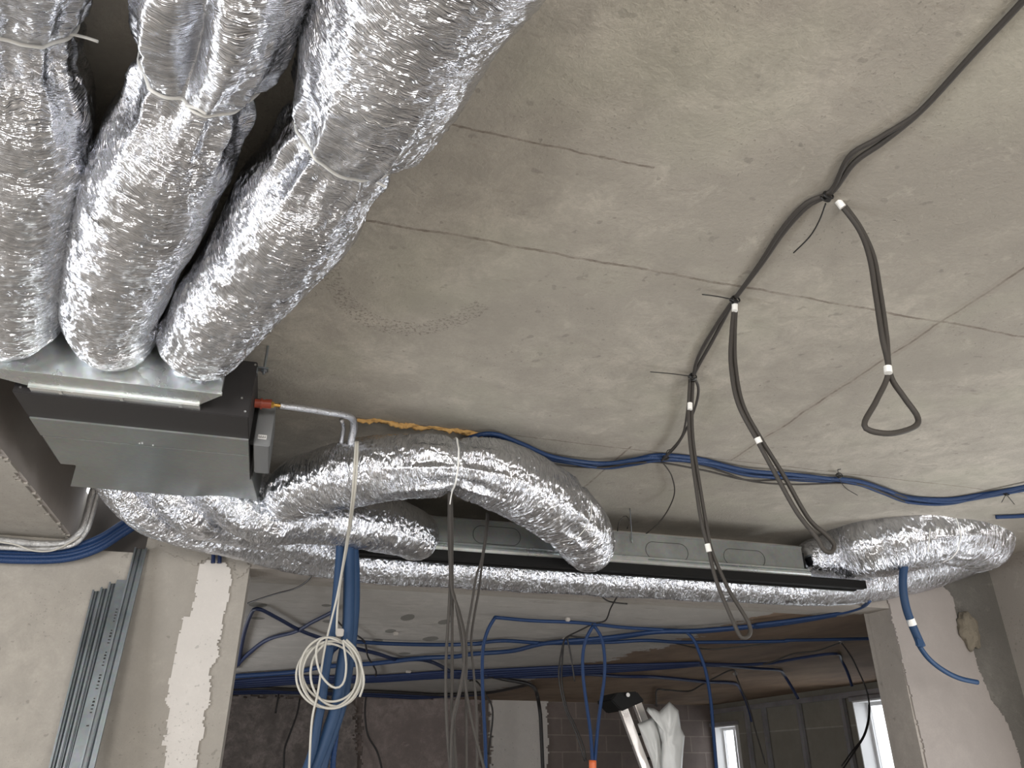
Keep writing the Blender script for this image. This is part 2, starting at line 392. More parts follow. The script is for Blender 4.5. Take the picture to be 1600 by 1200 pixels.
# ================================================================ the building
H = 1.60; FL = -1.40; YW = 5.20; YB = 5.45; LZ = 1.149; FZ = 1.20; XR = 5.78; XJL = -.228; XJR = 4.67
S('ceiling', (-4.2, 6.0, -6.3, YW, H, H+.2), CE)
S('floor', (-4.2, 9.2, -6.3, 15.8, FL-.15, FL), FLOORM)
S('wall_left', (-4.2, -4.0, -6.3, YW, FL, H), WALL)
S('wall_right', (XR, XR+.2, -6.3, YB, FL, H), GREYC)
S('wall_back', (-4.0, XR, -6.3, -6.0, FL, H), WALL)
# front wall, left of the wide opening, with the unplastered recess under the ceiling
RX0, RX1, RZ = -1.30, -.86, 1.20
S('wall_front_left', (-4.0, RX0, YW, YB, FL, H), WALL)
S('wall_front_left_below_recess', (RX0, RX1, YW, YB, FL, RZ), WALL)
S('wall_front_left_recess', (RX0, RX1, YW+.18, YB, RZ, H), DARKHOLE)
S('wall_front_left_pier', (RX1, XJL, YW, YB, FL, H), WALL)
S('wall_front_lintel', (XJL, XJR, YW, YB, LZ, H), GREYC)
S('trim_5', (XJR-.004, XJR+.03, YW-.003, YB+.002, FL, LZ), GREYC, label='grey rendered right reveal of the wide opening')
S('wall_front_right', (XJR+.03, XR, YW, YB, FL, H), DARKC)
# mouldings of the soffit behind the lintel edge
S('trim_1', (XJL, XJR, YB, YB+.10, LZ+.012, FZ+.02), GREYC)
S('trim_2', (XJL, XJR, YB+.10, YB+.32, LZ+.03, FZ+.02), WALL)
# down-stand beam at the left, ragged plaster on its underside
beam = S('trim_3', (-2.3, -1.272, -6.0, YW, 1.262, H), MAUVE)
pts = [(-2.28, -5.9), (-1.295, -5.9), (-1.295, YW-.005), (-2.28, YW-.005)]
plate('plaster', pts, 1.254, 1.262, WALL, jag=.016, axis='z', cell=.02, kind='structure').name = 'trim_4'
# far room
S('wall_far', (-3.2, 9.2, 15.6, 15.8, FL, FZ), BLK)
S('wall_far_left', (-3.2, -3.0, YB, 15.6, FL, FZ), GREYC)
S('ceiling_far', (-3.2, 9.2, YB+.02, 15.8, FZ, FZ+.2), FC)
S('wall_far_near_left', (-3.0, XJL, YB, YB+.06, FL, FZ), GREYC)
S('wall_far_near_right', (XJR, 9.1, YB, YB+.06, FL, FZ), GREYC)
# right wall of the far room with two window openings
XF = 8.9
wa = PX(1336, 1096, XF); wb = PX(1115, 1136, XF); wb2 = PX(1153, 1130, XF)
W1 = (wa.y-1.15, wa.y, wa.z); W2 = (wb2.y, wb.y, wb.z)     # y0, y1, top
zs = -.9
S('wall_far_right', (XF, XF+.3, W2[1], 15.6, FL, FZ), BLK2)
S('wall_far_right_pier', (XF, XF+.3, W1[1], W2[0], FL, FZ), BLK2)
S('wall_far_right_end', (XF, XF+.3, YB, W1[0], FL, FZ), BLK2)
for i, W in enumerate((W1, W2)):
    S('wall_far_right_head', (XF, XF+.3, W[0], W[1], W[2], FZ), BLK2)
    S('wall_far_right_sill', (XF, XF+.3, W[0], W[1], FL, zs), BLK2)
    bm = bmesh.new()
    y0, y1, zt = W; fr = .07
    for b in ((y0, y1, zt-fr, zt), (y0, y1, zs, zs+fr), (y0, y0+fr, zs+fr, zt-fr), (y1-fr, y1, zs+fr, zt-fr), ((y0+y1)/2-.04, (y0+y1)/2+.04, zs+fr, zt-fr)):
        box(bm, XF+.18, XF+.25, b[0], b[1], b[2], b[3])
    fo = obj('window_%d' % (i+1), bm, PVC, kind='structure')
    boxo('pane', (XF+.21, XF+.22, y0+fr, y1-fr, zs+fr, zt-fr), GLASS, fo)
    bm = bmesh.new()
    for b in ((y0-.0, y0+.02, zs, zt), (y1-.02, y1, zs, zt), (y0+.02, y1-.02, zt-.02, zt)): box(bm, XF-.06, XF+.18, *b)
    obj('reveal_lining', bm, PVC, fo)

# plaster pieces standing proud of the walls
def wallpts(px, y=YW): return [(PY(u, v, y).x, PY(u, v, y).z) for u, v in px]
plate('plaster_patch', wallpts([(313, 885), (325, 878), (352, 878), (362, 900), (358, 935), (350, 965), (345, 1000), (330, 1050), (327, 1100), (318, 1130), (312, 1170), (304, 1230), (255, 1230), (262, 1110), (262, 1080), (270, 1040), (280, 985), (290, 968), (302, 960), (303, 925)]),
      YW-.012, YW+.002, WHITEP, jag=.014, label='white fresh plaster strip running down the wall left of the wide opening', cat='plaster')
plate('plaster_patch', wallpts([(236, 840), (262, 838), (290, 850), (330, 856), (380, 872), (392, 884), (372, 905), (368, 880), (330, 872), (305, 884), (290, 872), (262, 862)]),
      YW-.008, YW+.002, WALL, jag=.014, label='thin ragged skim of plaster on the wall under the silver ducts', cat='plaster')
plate('plaster_patch', wallpts([(1389, 951), (1378, 918), (1410, 905), (1442, 900), (1470, 915), (1488, 935), (1495, 990), (1518, 1012), (1528, 1050), (1548, 1095), (1572, 1130), (1590, 1180), (1600, 1260), (1463, 1260)]),
      YW-.014, YW+.002, MAUVE, jag=.008, label='smooth pinkish plaster area on the wall right of the opening', cat='plaster')
plate('plaster_patch', [(p.x, p.z) for p in (PY(u, v, 15.55) for u, v in ((765, 1092), (852, 1092), (857, 1160), (850, 1260), (770, 1260)))],
      15.52, 15.6, WHITEP, jag=.04, cell=.03, label='pale grey rectangle of plaster on the far block wall', cat='plaster')
plate('plaster_patch', [(p.x, p.z) for p in (PY(u, v, 15.55) for u, v in ((330, 1086), (553, 1090), (560, 1260), (310, 1260)))],
      15.53, 15.6, BACKW, jag=.05, cell=.03, label='dark stained plaster area on the far wall behind the white cable coil', cat='plaster')
plate('plaster_patch', [(p.x, p.z) for p in (PY(u, v, 15.55) for u, v in ((566, 1088), (748, 1092), (752, 1260), (566, 1260)))],
      15.53, 15.6, concrete('scuffed_mauve_plaster', (.30, .25, .235), .25)[0], jag=.04, cell=.03, label='scuffed mauve plaster area on the far wall behind the hanging black cables', cat='plaster')
# mineral wool tuft in the gap of the dark wall
def lump(name, c, rad, m, label, cat_, seed=0, sub=4, amp=.35, fr=5):
    bm = bmesh.new(); bmesh.ops.create_icosphere(bm, subdivisions=sub, radius=1)
    for v_ in bm.verts:
        d = v_.co.normalized(); q = 1 + amp*N3(d.x*fr*.4+seed, d.y*fr*.4, d.z*fr*.4) + amp*.4*N3(d.x*fr*1.5+seed, d.y*fr*1.5, d.z*fr*1.5)
        v_.co = Vector((d.x*rad[0]*q, d.y*rad[1]*q, d.z*rad[2]*q)) + Vector(c)
    return obj(name, bm, m, smooth=True, label=label, cat=cat_)
p = PY(1512, 985, YW-.03)
lump('mineral_wool', p, (.09, .07, .14), WOOL, 'brown tuft of mineral wool bulging from the dark wall at right', 'insulation', 3, amp=.32)
# orange foam along the slab joint
bm = bmesh.new()
fp = [PZ(u, v, H) for u, v in ((558, 655), (600, 658), (640, 664), (680, 668), (715, 672), (750, 678), (772, 682))]
sweep(bm, fp, [.008, .014, .016, .010, .015, .014, .006], .006, 16,
      lambda s, a, r, p, L: r*(1.5*N3(s*16, math.cos(a)*1.5, math.sin(a)+3) + .9*N3(s*55, math.cos(a)*3, 5)))
obj('expanding_foam', bm, FOAM, smooth=True, label='orange expanding foam squeezed out of the ceiling slab joint', cat='foam')

# ================================================================ AC unit
ux0, ux1, uy0, uy1, uz0, uz1 = -1.062, -.222, 2.985, 3.745, 1.25, 1.505
U = thing('ducted_air_conditioner', ((ux0+ux1)/2, (uy0+uy1)/2, uz0), 'black and galvanised ducted air conditioning unit hanging under the ceiling', 'air conditioner')
boxo('casing', (ux0, ux1, uy0, uy1, uz0+.003, uz1), BLACKM, U, .003)
# bottom cover panels
ms = PZ(455/5+300, 710, uz0).y
boxo('bottom_panel', (ux0+.006, ux1-.002, 3.215, 3.40, uz0-.004, uz0+.004), GALVD, U, .001, label='plain galvanised bottom cover nearer the front')
boxo('bottom_panel', (ux0+.012, ux1-.002, 3.403, uy1, uz0-.005, uz0+.004), GALVD, U, .001, label='plain galvanised bottom cover at the rear')
for (u, v) in ((222, 693), (239, 696), (218, 693)):
    bm = bmesh.new(); p = PZ(u, v, uz0-.005); bmesh.ops.create_cone(bm, cap_ends=True, segments=10, radius1=.004, radius2=.004, depth=.004, matrix=Matrix.Translation(p)); obj('screw', bm, SCREW, U)
for (u, v) in ((32, 605), (399, 570), (378, 622), (383, 643)):
    bm = bmesh.new(); p = PY(u, v, uy0-.001); bmesh.ops.create_cone(bm, cap_ends=True, segments=10, radius1=.0045, radius2=.0045, depth=.004, matrix=Matrix.Translation(p) @ Matrix.Rotation(math.pi/2, 4, 'X')); obj('screw', bm, SCREW, U)
# supply plenum in front: neck + tapered hood + collar face
nx0, nx1 = -1.0, -.405
bm = bmesh.new()
hexa(bm, [(nx0, uy0, 1.262), (nx1, uy0, 1.262), (nx1, uy0, 1.50), (nx0, uy0, 1.50)], [(nx0, uy0-.045, 1.264), (nx1, uy0-.045, 1.264), (nx1, uy0-.045, 1.50), (nx0, uy0-.045, 1.50)])
obj('supply_neck', bm, GALVB, U)
bm = bmesh.new()
for k_ in range(3):
    xx = nx0 + .10 + k_*.21; box(bm, xx, xx+.012, uy0-.052, uy0-.02, 1.256, 1.266)
box(bm, nx0, nx1, uy0-.05, uy0-.042, 1.258, 1.275)
obj('drive_cleat', bm, GALVB, U)
bm = bmesh.new()
px0, px1, pyf = -1.36, -.318, 2.79
px0 = -1.24
hexa(bm, [(nx0, uy0-.045, 1.266), (nx1, uy0-.045, 1.266), (nx1, uy0-.045, 1.52), (nx0, uy0-.045, 1.52)], [(px0, pyf+.03, 1.262), (px1, pyf+.03, 1.262), (px1, pyf+.03, 1.575), (px0, pyf+.03, 1.575)])
box(bm, px0, px1, pyf, pyf+.03, 1.26, 1.575)
obj('supply_plenum', bm, GALV, U)
boxo('plenum_flange', (px0-.004, px1+.004, pyf-.003, pyf+.012, 1.252, 1.263), GALV, U, .001)
# return hood behind
bm = bmesh.new()
hexa(bm, [(-.985, uy1, 1.253), (-.215, uy1, 1.253), (-.215, uy1, 1.49), (-.985, uy1, 1.49)], [(-1.075, 4.085, 1.248), (-.188, 4.085, 1.248), (-.188, 4.085, 1.52), (-1.075, 4.085, 1.52)])
obj('return_plenum', bm, GALVD, U)
# control box on its right side
E = boxo('control_box', (-.206, -.138, 3.285, 3.65, 1.255, 1.455), PCB, U, .004, label='grey lacquered control box on the right side of the unit')
boxo('sticker', (-.192, -.156, 3.2815, 3.2835, 1.285, 1.305), PAPER, E)
bm = bmesh.new()
for k_ in range(7): box(bm, -.189+k_*.0045, -.187+k_*.0045, 3.2805, 3.2816, 1.289, 1.300 - .003*(k_ % 2))
obj('print', bm, INK, E)
boxo('side_bracket', (ux1, ux1+.016, 3.25, 3.30, 1.26, 1.46), SLOTB, U)
# hanging bracket on top corner
bm = bmesh.new(); box(bm, ux1, ux1+.045, 2.995, 3.03, 1.485, 1.492); box(bm, ux1, ux1+.004, 2.995, 3.03, 1.46, 1.492)
bmesh.ops.create_cone(bm, cap_ends=True, segments=10, radius1=.0055, radius2=.0055, depth=.14, matrix=Matrix.Translation((ux1+.028, 3.012, 1.535)))
bmesh.ops.create_cone(bm, cap_ends=True, segments=6, radius1=.012, radius2=.012, depth=.010, matrix=Matrix.Translation((ux1+.028, 3.012, 1.48)))
obj('hanging_bracket', bm, STEEL, U)

# valve + insulated pipe
V0 = PY(412, 630, 3.16)
PI_ = thing('refrigerant_pipe', V0, 'foil wrapped pipe with brass valve leaving the right side of the unit', 'pipe')
def cyl(bm, a, b, r, seg=16):
    a = Vector(a); b = Vector(b); d = b-a; q = d.to_track_quat('Z', 'Y').to_matrix().to_4x4()
    bmesh.ops.create_cone(bm, cap_ends=True, segments=seg, radius1=r, radius2=r, depth=d.length, matrix=Matrix.Translation((a+b)/2) @ q)
yy = 3.16
a = PY(398, 630, yy); b = PY(424, 632, yy); c_ = PY(438, 634, yy)
bm = bmesh.new(); cyl(bm, a, b, .019); cyl(bm, a.lerp(b, .35), a.lerp(b, .45), .024); cyl(bm, a.lerp(b, .6)+Vector((0, .03, .022)), b+Vector((0, .03, .022)), .014)
obj('valve_body', bm, COPPER, PI_, label='red-brown valve body')
bm = bmesh.new(); cyl(bm, a.lerp(b, .62), b.lerp(c_, .3), .0145, 6); cyl(bm, b, c_, .008)
obj('brass_nut', bm, BRASS, PI_)
P = [PY(437, 634, 3.16), PY(470, 638, 3.22), PY(510, 644, 3.30), PY(535, 648, 3.36), PY(550, 654, 3.42), PY(553, 668, 3.5), PY(549, 690, 3.56), PY(548, 712, 3.6)]
tube('foil_insulation', P, [.013, .015, .015, .015, .016, .018, .018, .018], FOILP, PI_, sides=20, step=.01)
P = [p + Vector((-.045, .05, .01)) for p in P[4:]]
tube('foil_insulation', P, .011, FOILP, PI_, sides=14)

# ================================================================ ducts
def cp(u, v, r, top=1.585):          # centre of a duct pressed up against the ceiling
    k_ = ray(u, v).z; z_ = top/(1+r/k_); return PZ(u, v, z_), r*z_/k_
def dpath(L): q = [cp(*l) for l in L]; return [a for a, _ in q], [b for _, b in q]
def endat(P, R, pt, r): return P + [Vector(pt)], R + [r]
# three supply ducts over the photographer's head
A, AR = dpath([(28, -230, 150), (30, -120, 130), (32, -40, 104), (28, 55, 84), (40, 150, 94), (32, 280, 88), (24, 400, 76), (22, 490, 70)])
A.append(Vector((-.985, pyf+.005, 1.415))); AR.append(.143)
FA = fracat(A, AR, 36, 0)
duct('flexible_duct', A, AR, FOIL, 'silver foil flexible duct at the left edge of the photo, first of three', ties=((FA, .10),), seed=1)
B, BR = dpath([(400, -230, 150), (368, -90, 138), (345, 0, 124), (320, 90, 104), (295, 165, 88), (262, 240, 96), (226, 320, 93), (195, 400, 82), (172, 490, 70)])
B.append(Vector((-.70, pyf+.005, 1.415))); BR.append(.138)
FB = fracat(B, BR, 305, 100); FF = fracat(B, BR, 330, 10)
duct('flexible_duct', B, BR, FOIL, 'silver foil flexible duct with a deep crease, middle of the three supply ducts', ties=((FB, .12),), seed=2,
     folds=((FF, 3.35, .075, .17),))
D, DR = dpath([(800, -250, 190), (715, -120, 170), (655, -20, 152), (612, 80, 138), (575, 160, 120), (515, 250, 92), (468, 325, 96), (415, 400, 84), (360, 470, 76), (318, 530, 66)])
D.append(Vector((-.44, pyf+.005, 1.415))); DR.append(.128)
FD = fracat(D, DR, 545, 200)
duct('flexible_duct', D, DR, FOIL, 'silver foil flexible duct curving up to the right, third of the supply ducts', ties=((FD, .13),), seed=3)
# return ducts behind the unit
def py(u, v, y, r): return PY(u, v, y), r*y/ray(u, v).y
def ypath(L): q = [py(*l) for l in L]; return [a for a, _ in q], [b for _, b in q]
RA, RAR = ypath([(434, 782, 4.22, 36), (480, 757, 3.88, 47), (550, 740, 3.70, 51), (630, 728, 3.58, 50), (712, 727, 3.53, 48), (785, 744, 3.60, 54), (855, 782, 3.85, 54), (900, 820, 4.25, 48), (916, 846, 4.55, 43), (918, 852, 4.69, 40)])
RA[0:0] = [Vector((-0.36, 3.95, 1.395)), Vector((-0.36, 4.11, 1.39))]; RAR[0:0] = [.09, .10]
FR = fracat(RA, RAR, 708, 725); FR2 = fracat(RA, RAR, 885, 790)
duct('flexible_duct', RA, RAR, FOILC, 'silver foil duct arching from the unit down into the middle of the slot diffuser', ties=((FR, .12), (FR2, .06)), seed=4, crump=1.7)
RB, RBR = ypath([(400, 806, 4.2, 38), (470, 808, 4.3, 40), (540, 812, 4.38, 41), (600, 820, 4.45, 43), (640, 832, 4.56, 38), (655, 842, 4.69, 34)])
RB[0:0] = [Vector((-0.55, 3.95, 1.395)), Vector((-0.55, 4.11, 1.39))]; RBR[0:0] = [.09, .11]
duct('flexible_duct', RB, RBR, FOILC, 'short silver foil duct ending in the left end of the slot diffuser', seed=5, crump=1.7)
RC, RCR = ypath([(215, 792, 4.3, 28), (270, 812, 4.55, 34), (330, 826, 4.75, 36), (400, 840, 4.9, 38), (460, 856, 4.97, 38), (520, 868, 5.0, 34), (610, 881, 5.02, 31), (720, 888, 5.02, 30), (850, 895, 5.02, 30), (1000, 903, 5.02, 30), (1150, 910, 5.02, 30), (1290, 912, 5.02, 32), (1380, 896, 5.05, 38), (1450, 872, 5.06, 44), (1492, 852, 5.03, 48), (1518, 842, 4.90, 51), (1521, 835, 4.66, 53), (1485, 830, 4.48, 53), (1430, 834, 4.45, 53), (1370, 848, 4.58, 52), (1320, 864, 4.76, 41), (1282, 872, 4.83, 31), (1256, 874, 4.84, 25)])
FC_ = fracat(RC, RCR, 1450, 832, .78)
RC[0:0] = [Vector((-0.95, 3.95, 1.395)), Vector((-0.95, 4.11, 1.39))]; RCR[0:0] = [.09, .11]
duct('flexible_duct', RC, RCR, FOILC, 'long silver foil duct running behind the slot diffuser and doubling back into its right end', ties=((FC_, .10),), seed=6, crump=1.5)
# two wide elbow pieces filling the return plenum
RD, RDR = ypath([(300, 798, 4.28, 36), (330, 808, 4.42, 36), (400, 820, 4.55, 36), (450, 832, 4.65, 36), (500, 850, 4.72, 32), (528, 866, 4.75, 24)])
RD[0:0] = [Vector((-0.76, 3.95, 1.395)), Vector((-0.76, 4.11, 1.39))]; RDR[0:0] = [.09, .11]
duct('flexible_duct', RD, RDR, FOILC, 'crumpled silver duct directly behind the unit ending beside the blue hoses', seed=7, crump=2.0)

# ================================================================ slot diffuser
SD = thing('slot_diffuser', (2.2, 4.7, 1.2), 'long galvanised slot diffuser plenum with oval knockouts and black slot', 'diffuser')
sl = 4.69
xr = PY(1254, 870, sl).x
boxo('plenum_box', (.36, xr, sl, sl+.20, 1.275, 1.434), GALVD, SD, .002)
bm = bmesh.new()
prof = [(sl-.004, 1.279), (sl-.020, 1.272), (sl-.020, 1.262), (sl-.012, 1.258), (sl-.026, 1.248), (sl-.026, 1.238), (sl-.018, 1.216), (sl+.15, 1.216), (sl+.15, 1.279)]
xe = PY(1262, 885, sl).x
Aq = [bm.verts.new((.36, y_, z_)) for y_, z_ in prof]; Bq = [bm.verts.new((xe, y_, z_)) for y_, z_ in prof]
bm.faces.new(Aq); bm.faces.new(Bq[::-1])
for i in range(len(prof)): bm.faces.new((Aq[i], Bq[i], Bq[(i+1) % len(prof)], Aq[(i+1) % len(prof)]))
bmesh.ops.recalc_face_normals(bm, faces=bm.faces)
obj('ledge', bm, GALV, SD)
xq = PZ(1335, 918, 1.19).x
bm = bmesh.new(); box(bm, .36, xq, sl-.045, sl+.012, 1.158, 1.214); box(bm, .36, xq, sl+.022, sl+.055, 1.174, 1.216); box(bm, .36, xq, sl+.065, sl+.10, 1.163, 1.216); box(bm, .36, xq, sl+.0, sl+.08, 1.205, 1.2165)
obj('black_slot', bm, SLOTB, SD)
boxo('top_flange', (.36, xr, sl-.006, sl+.0, 1.425, 1.436), GALVD, SD)
def knock(cx, cz, hw, hh):
    bm = bmesh.new(); pts = []
    for k_ in range(40):
        a = 2*math.pi*k_/40; rr_ = hh
        px = (hw-hh)*(1 if math.cos(a) > 0 else -1) + rr_*math.cos(a); pts.append(Vector((cx+px, sl-.001, cz+rr_*math.sin(a))))
    pts.append(pts[0]); 
    for i in range(40):
        if (pts[i+1]-pts[i]).length > 1e-5: cyl(bm, pts[i], pts[i+1], .0016, 6)
    obj('oval_knockout', bm, BLACKM, SD)
for (u0, u1, v0, v1) in ((739, 813, 822, 852), (1009, 1075, 847, 876), (1131, 1195, 858, 885)):
    p0 = PY(u0, (v0+v1)/2-2, sl); p1 = PY(u1, (v0+v1)/2+2, sl); zc = PY((u0+u1)/2, (v0+v1)/2, sl).z
    hh = (PY(u0+20, v0, sl).z - PY(u0+20, v1, sl).z)/2*.92
    knock((p0.x+p1.x)/2, zc, (p1.x-p0.x)/2, hh)
boxo('end_collar', (xr-.005, xr+.03, sl+.02, sl+.20, 1.25, 1.40), SLOTB, SD)
# threaded rod and wire holding it
p = PY(979, 790, sl+.03); tube('threaded_rod', [(p.x, sl-.02, 1.60), (p.x, sl-.02, 1.36)], .0035, STEEL, SD)
q = PY(982, 850, sl)
boxo('joint_strip', (PY(945, 870, sl).x, PY(1010, 874, sl).x, sl-.028, sl-.024, 1.245, 1.262), GALV, SD)

# ================================================================ cable ties round the ducts
def tie(P, R, frac, label, m=TIEW, r=.0045, tail=None, squeeze=.90, tilt=0.0, wid=.006):
    Sx = resample(P, R, .0065); i = int(frac*(len(Sx)-1)); p, rr_, s = Sx[i]
    t = (Sx[i+1][0]-Sx[i-1][0]).normalized(); u = Vector((0, 0, 1)); u = (u-t*u.dot(t)).normalized(); w_ = t.cross(u)
    pts = []
    for k_ in range(73):
        a = 2*math.pi*k_/72; pts.append(p + (u*math.cos(a)+w_*math.sin(a))*(rr_+FNS[id(P)](s, a, rr_, p, Sx[-1][2])+.003) + t*tilt*math.sin(a))
    tt = thing('cable_tie', p, label, 'cable tie')
    bm = bmesh.new(); sweep(bm, pts, r, .008, 6); obj('strap', bm, m, tt, smooth=True)
    return tt, pts
t1 = tie(A, AR, FA, 'white cable tie round the leftmost silver duct at the top left', squeeze=.90)
t2 = tie(B, BR, FB, 'white cable tie pinching the middle silver supply duct', squeeze=.88, tilt=-.02)
t3 = tie(D, DR, FD, 'white cable tie round the right-hand supply duct with its tail sticking out', squeeze=.86, tilt=.0)
t4 = tie(RA, RAR, FR, 'white cable tie at the crown of the arching silver duct', squeeze=.87)
t5 = tie(RA, RAR, FR2, 'white cable tie round the arching duct where it bends down to the diffuser', squeeze=.95, r=.0028)
t6 = tie(RC, RCR, FC_, 'white cable tie round the doubled-back duct at the right end of the diffuser', squeeze=.92)
tube('hanger_strap', [PZ(1452, 784, 1.595), PY(1454, 800, 4.32), PY(1453, 828, 4.22), PY(1450, 862, 4.21)], .004, TIEW, t6[0], sides=6)

def tail(T_, px, r=.0035):
    d = ray(*px[0]).normalized(); q = min(T_[1], key=lambda c: (c - d*c.dot(d)).length + .3*c.length)
    tube('tail', [PY(u, v, q.y-.006-.004*i) for i, (u, v) in enumerate(px)], r, TIEW, T_[0], sides=6)
tail(t1, [(98, 52), (125, 56), (153, 65)], .0035)
tail(t2, [(290, 164), (305, 168), (322, 178)], .004)
tail(t3, [(560, 272), (580, 280), (602, 292)], .0035)
tail(t3, [(562, 272), (580, 262), (597, 250)], .0028)
tail(t4, [(708, 762), (705, 775), (703, 788)], .003)

# ================================================================ cables on the near ceiling
def run(name, pts, r, m, label, cat_='cable', group=None, step=.02, parent=None, sides=8):
    return tube(name, pts, r, m, parent, step=step, sides=sides, label=label if parent is None else None, cat=cat_ if parent is None else None, group=group)
main = [(690, 712), (730, 692), (770, 684), (815, 697), (870, 715), (940, 724), (990, 719), (1030, 715), (1100, 724), (1170, 742), (1240, 746), (1330, 750), (1380, 764), (1420, 778), (1480, 784), (1540, 776), (1640, 758)]
for i in range(4):
    off = [(-4, 3.5), (0, 0), (3, -4.5), (0, 6)][i]
    pts = [PZ(u + off[0], v + off[1]*math.cos(u/70.+i*1.7)*1.1, 1.585-.010*(i % 2)) for u, v in main]
    run('blue_conduit', pts, .0125, BLUE, 'blue corrugated conduit in the bundle crossing the ceiling above the arching duct', 'conduit', 'blue conduits bundled across the ceiling')
for i in range(2):
    pts = [PZ(u, v + 6 + 5*math.sin(u/60.+i*2), 1.57) for u, v in main[1:-3]]
    run('grey_cable', pts, .006, GREYCAB, 'thin dark grey cable running along the blue ceiling bundle', 'cable', 'dark cables beside the blue ceiling bundle')
# dark cable run from the top right corner
mr = [(1640, -50), (1597, 3), (1520, 85), (1440, 172), (1380, 222), (1335, 254), (1300, 300), (1262, 322), (1225, 362), (1190, 412), (1150, 464)]
off2 = [0, 0, 0, 0, 7, 10, 2, 4, 4, 2, 0]
run('ceiling_cable', [PZ(u, v, 1.588) for u, v in mr], .0085, GREYCAB, 'straighter of two dark cables running from the top right corner along the ceiling')
run('ceiling_cable', [PZ(u-o*.8, v-o, 1.588) for (u, v), o in zip(mr, off2)], .0075, GREYCAB, 'dark cable from the top right corner, bowing out left above the first loop')
m2 = [(1148, 466), (1125, 505), (1105, 540), (1092, 565), (1083, 588)]
for i, o in enumerate((-5, 4)):
    run('ceiling_cable', [PZ(u+o*math.sin(math.pi*k_/4), v, 1.588) for k_, (u, v) in enumerate(m2)], .0075, GREYCAB, 'dark grey cable on the ceiling between the second and third hanging loops', 'cable', 'cable pair between second and third loop')
run('ceiling_cable', [PZ(1083, 588, 1.58), PZ(1091, 605, 1.57), PZ(1088, 630, 1.56), PZ(1075, 665, 1.56), PZ(1058, 695, 1.565), PZ(1040, 714, 1.565)], .0065, GREYCAB, 'dark grey cable curving from the third loop tie to the blue bundle')
run('ceiling_cable', [PZ(1078, 590, 1.575), PZ(1074, 640, 1.56), PZ(1066, 680, 1.56), PZ(1046, 706, 1.56), PZ(1034, 720, 1.56)], .0055, GREYCAB, 'thin dark cable running straight from the third tie to the blue bundle')
run('loose_wire', [PZ(1035, 722, 1.57), PZ(1050, 745, 1.56), PZ(1053, 775, 1.56), PZ(1035, 810, 1.5), PZ(1008, 835, 1.44), PZ(985, 843, 1.42), PZ(966, 836, 1.44), PZ(968, 815, 1.5), PZ(978, 806, 1.55), PZ(984, 816, 1.5), PZ(980, 826, 1.47)], .0042, GREYCAB, 'thin dark wire drooping in a big curve above the diffuser', 'wire')
# hanging loops for lights
def loop(name, label, down, back, y, tapes, r=.0078, top=None):
    t = thing(name, PY(*down[0], y[0]), label, 'cable')
    n = len(down); pts = [PY(u, v, y[0]+(y[1]-y[0])*i/(n-1)) for i, (u, v) in enumerate(down)]
    m_ = len(back); pb = [PY(u, v, y[1]+(y[0]-y[1])*i/(m_-1)) for i, (u, v) in enumerate(back)]
    tube('cable_loop', pts+pb[1:], r, GREYCAB, t, step=.012)
    for (u0, v0, u1, v1, f) in tapes:
        yt = y[0]+(y[1]-y[0])*f; tube('tape_band', [PY(u0, v0, yt-.012), PY(u1, v1, yt-.012)], .011, TAPE, t, sides=12)
    return t
loop('light_point_cable', 'dark cable loop hanging furthest right, opened into a teardrop at its end',
     [(1303, 308), (1340, 355), (1358, 400), (1368, 460), (1378, 525), (1388, 580), (1370, 625), (1351, 660), (1360, 673), (1395, 677)],
     [(1395, 677), (1430, 666), (1433, 650), (1412, 620), (1391, 585), (1385, 525), (1375, 455), (1364, 398), (1342, 352), (1312, 312)], (1.56, 1.50),
     [(1309, 314, 1317, 324, .02), (1387, 573, 1388, 583, .6)])
loop('light_point_cable', 'dark cable loop hanging from the second tie down over the silver duct at right',
     [(1147, 480), (1143, 520), (1142, 570), (1153, 630), (1183, 688), (1214, 745), (1245, 800), (1276, 840), (1288, 860), (1300, 862)],
     [(1300, 862), (1303, 850), (1290, 835), (1262, 808), (1224, 742), (1188, 684), (1160, 630), (1149, 570), (1148, 520), (1150, 480)], (2.14, 2.10),
     [(1148, 474, 1148, 486, .02), (1183, 684, 1187, 692, .45)])
loop('light_point_cable', 'dark cable loop hanging in front of the slot diffuser, longest of the three',
     [(1078, 592), (1076, 640), (1078, 690), (1086, 750), (1095, 810), (1107, 858), (1120, 910), (1145, 970), (1156, 993), (1163, 997)],
     [(1163, 997), (1172, 990), (1168, 970), (1138, 920), (1112, 860), (1102, 810), (1092, 750), (1083, 690), (1081, 640), (1083, 592)], (2.77, 2.72),
     [(1078, 630, 1078, 640, .1), (1105, 850, 1108, 862, .55)])
def knot(u, v, z, label, tails, m=TIEB):
    t = thing('cable_tie', PZ(u, v, z), label, 'cable tie'); c0 = PZ(u, v, z)
    bm = bmesh.new()
    for k_ in range(2):
        pts = [c0 + Vector((.016*math.cos(a), .007*(k_-.5)*2 + .002*math.sin(a), .014*math.sin(a)-.003)) for a in [2*math.pi*i/12 for i in range(13)]]
        sweep(bm, pts, .0035, .006, 6)
    box(bm, c0.x-.008, c0.x+.008, c0.y-.008, c0.y+.008, c0.z-.018, c0.z-.006)
    obj('strap', bm, m, t, smooth=False)
    for tl in tails: tube('tail', [PZ(a, b, z-.01) for a, b in tl], .0025, m, t, sides=6)
knot(1292, 306, 1.585, 'black cable tie at the first loop with a long tail pointing down left', [[(1290, 318), (1280, 345), (1265, 370), (1240, 395)]])
knot(1148, 468, 1.585, 'black cable tie where the second loop leaves the ceiling run', [[(1145, 468), (1120, 463), (1097, 460)]])
knot(1082, 588, 1.585, 'black cable tie where the third loop leaves the ceiling run', [[(1080, 588), (1050, 584), (1016, 581)]])
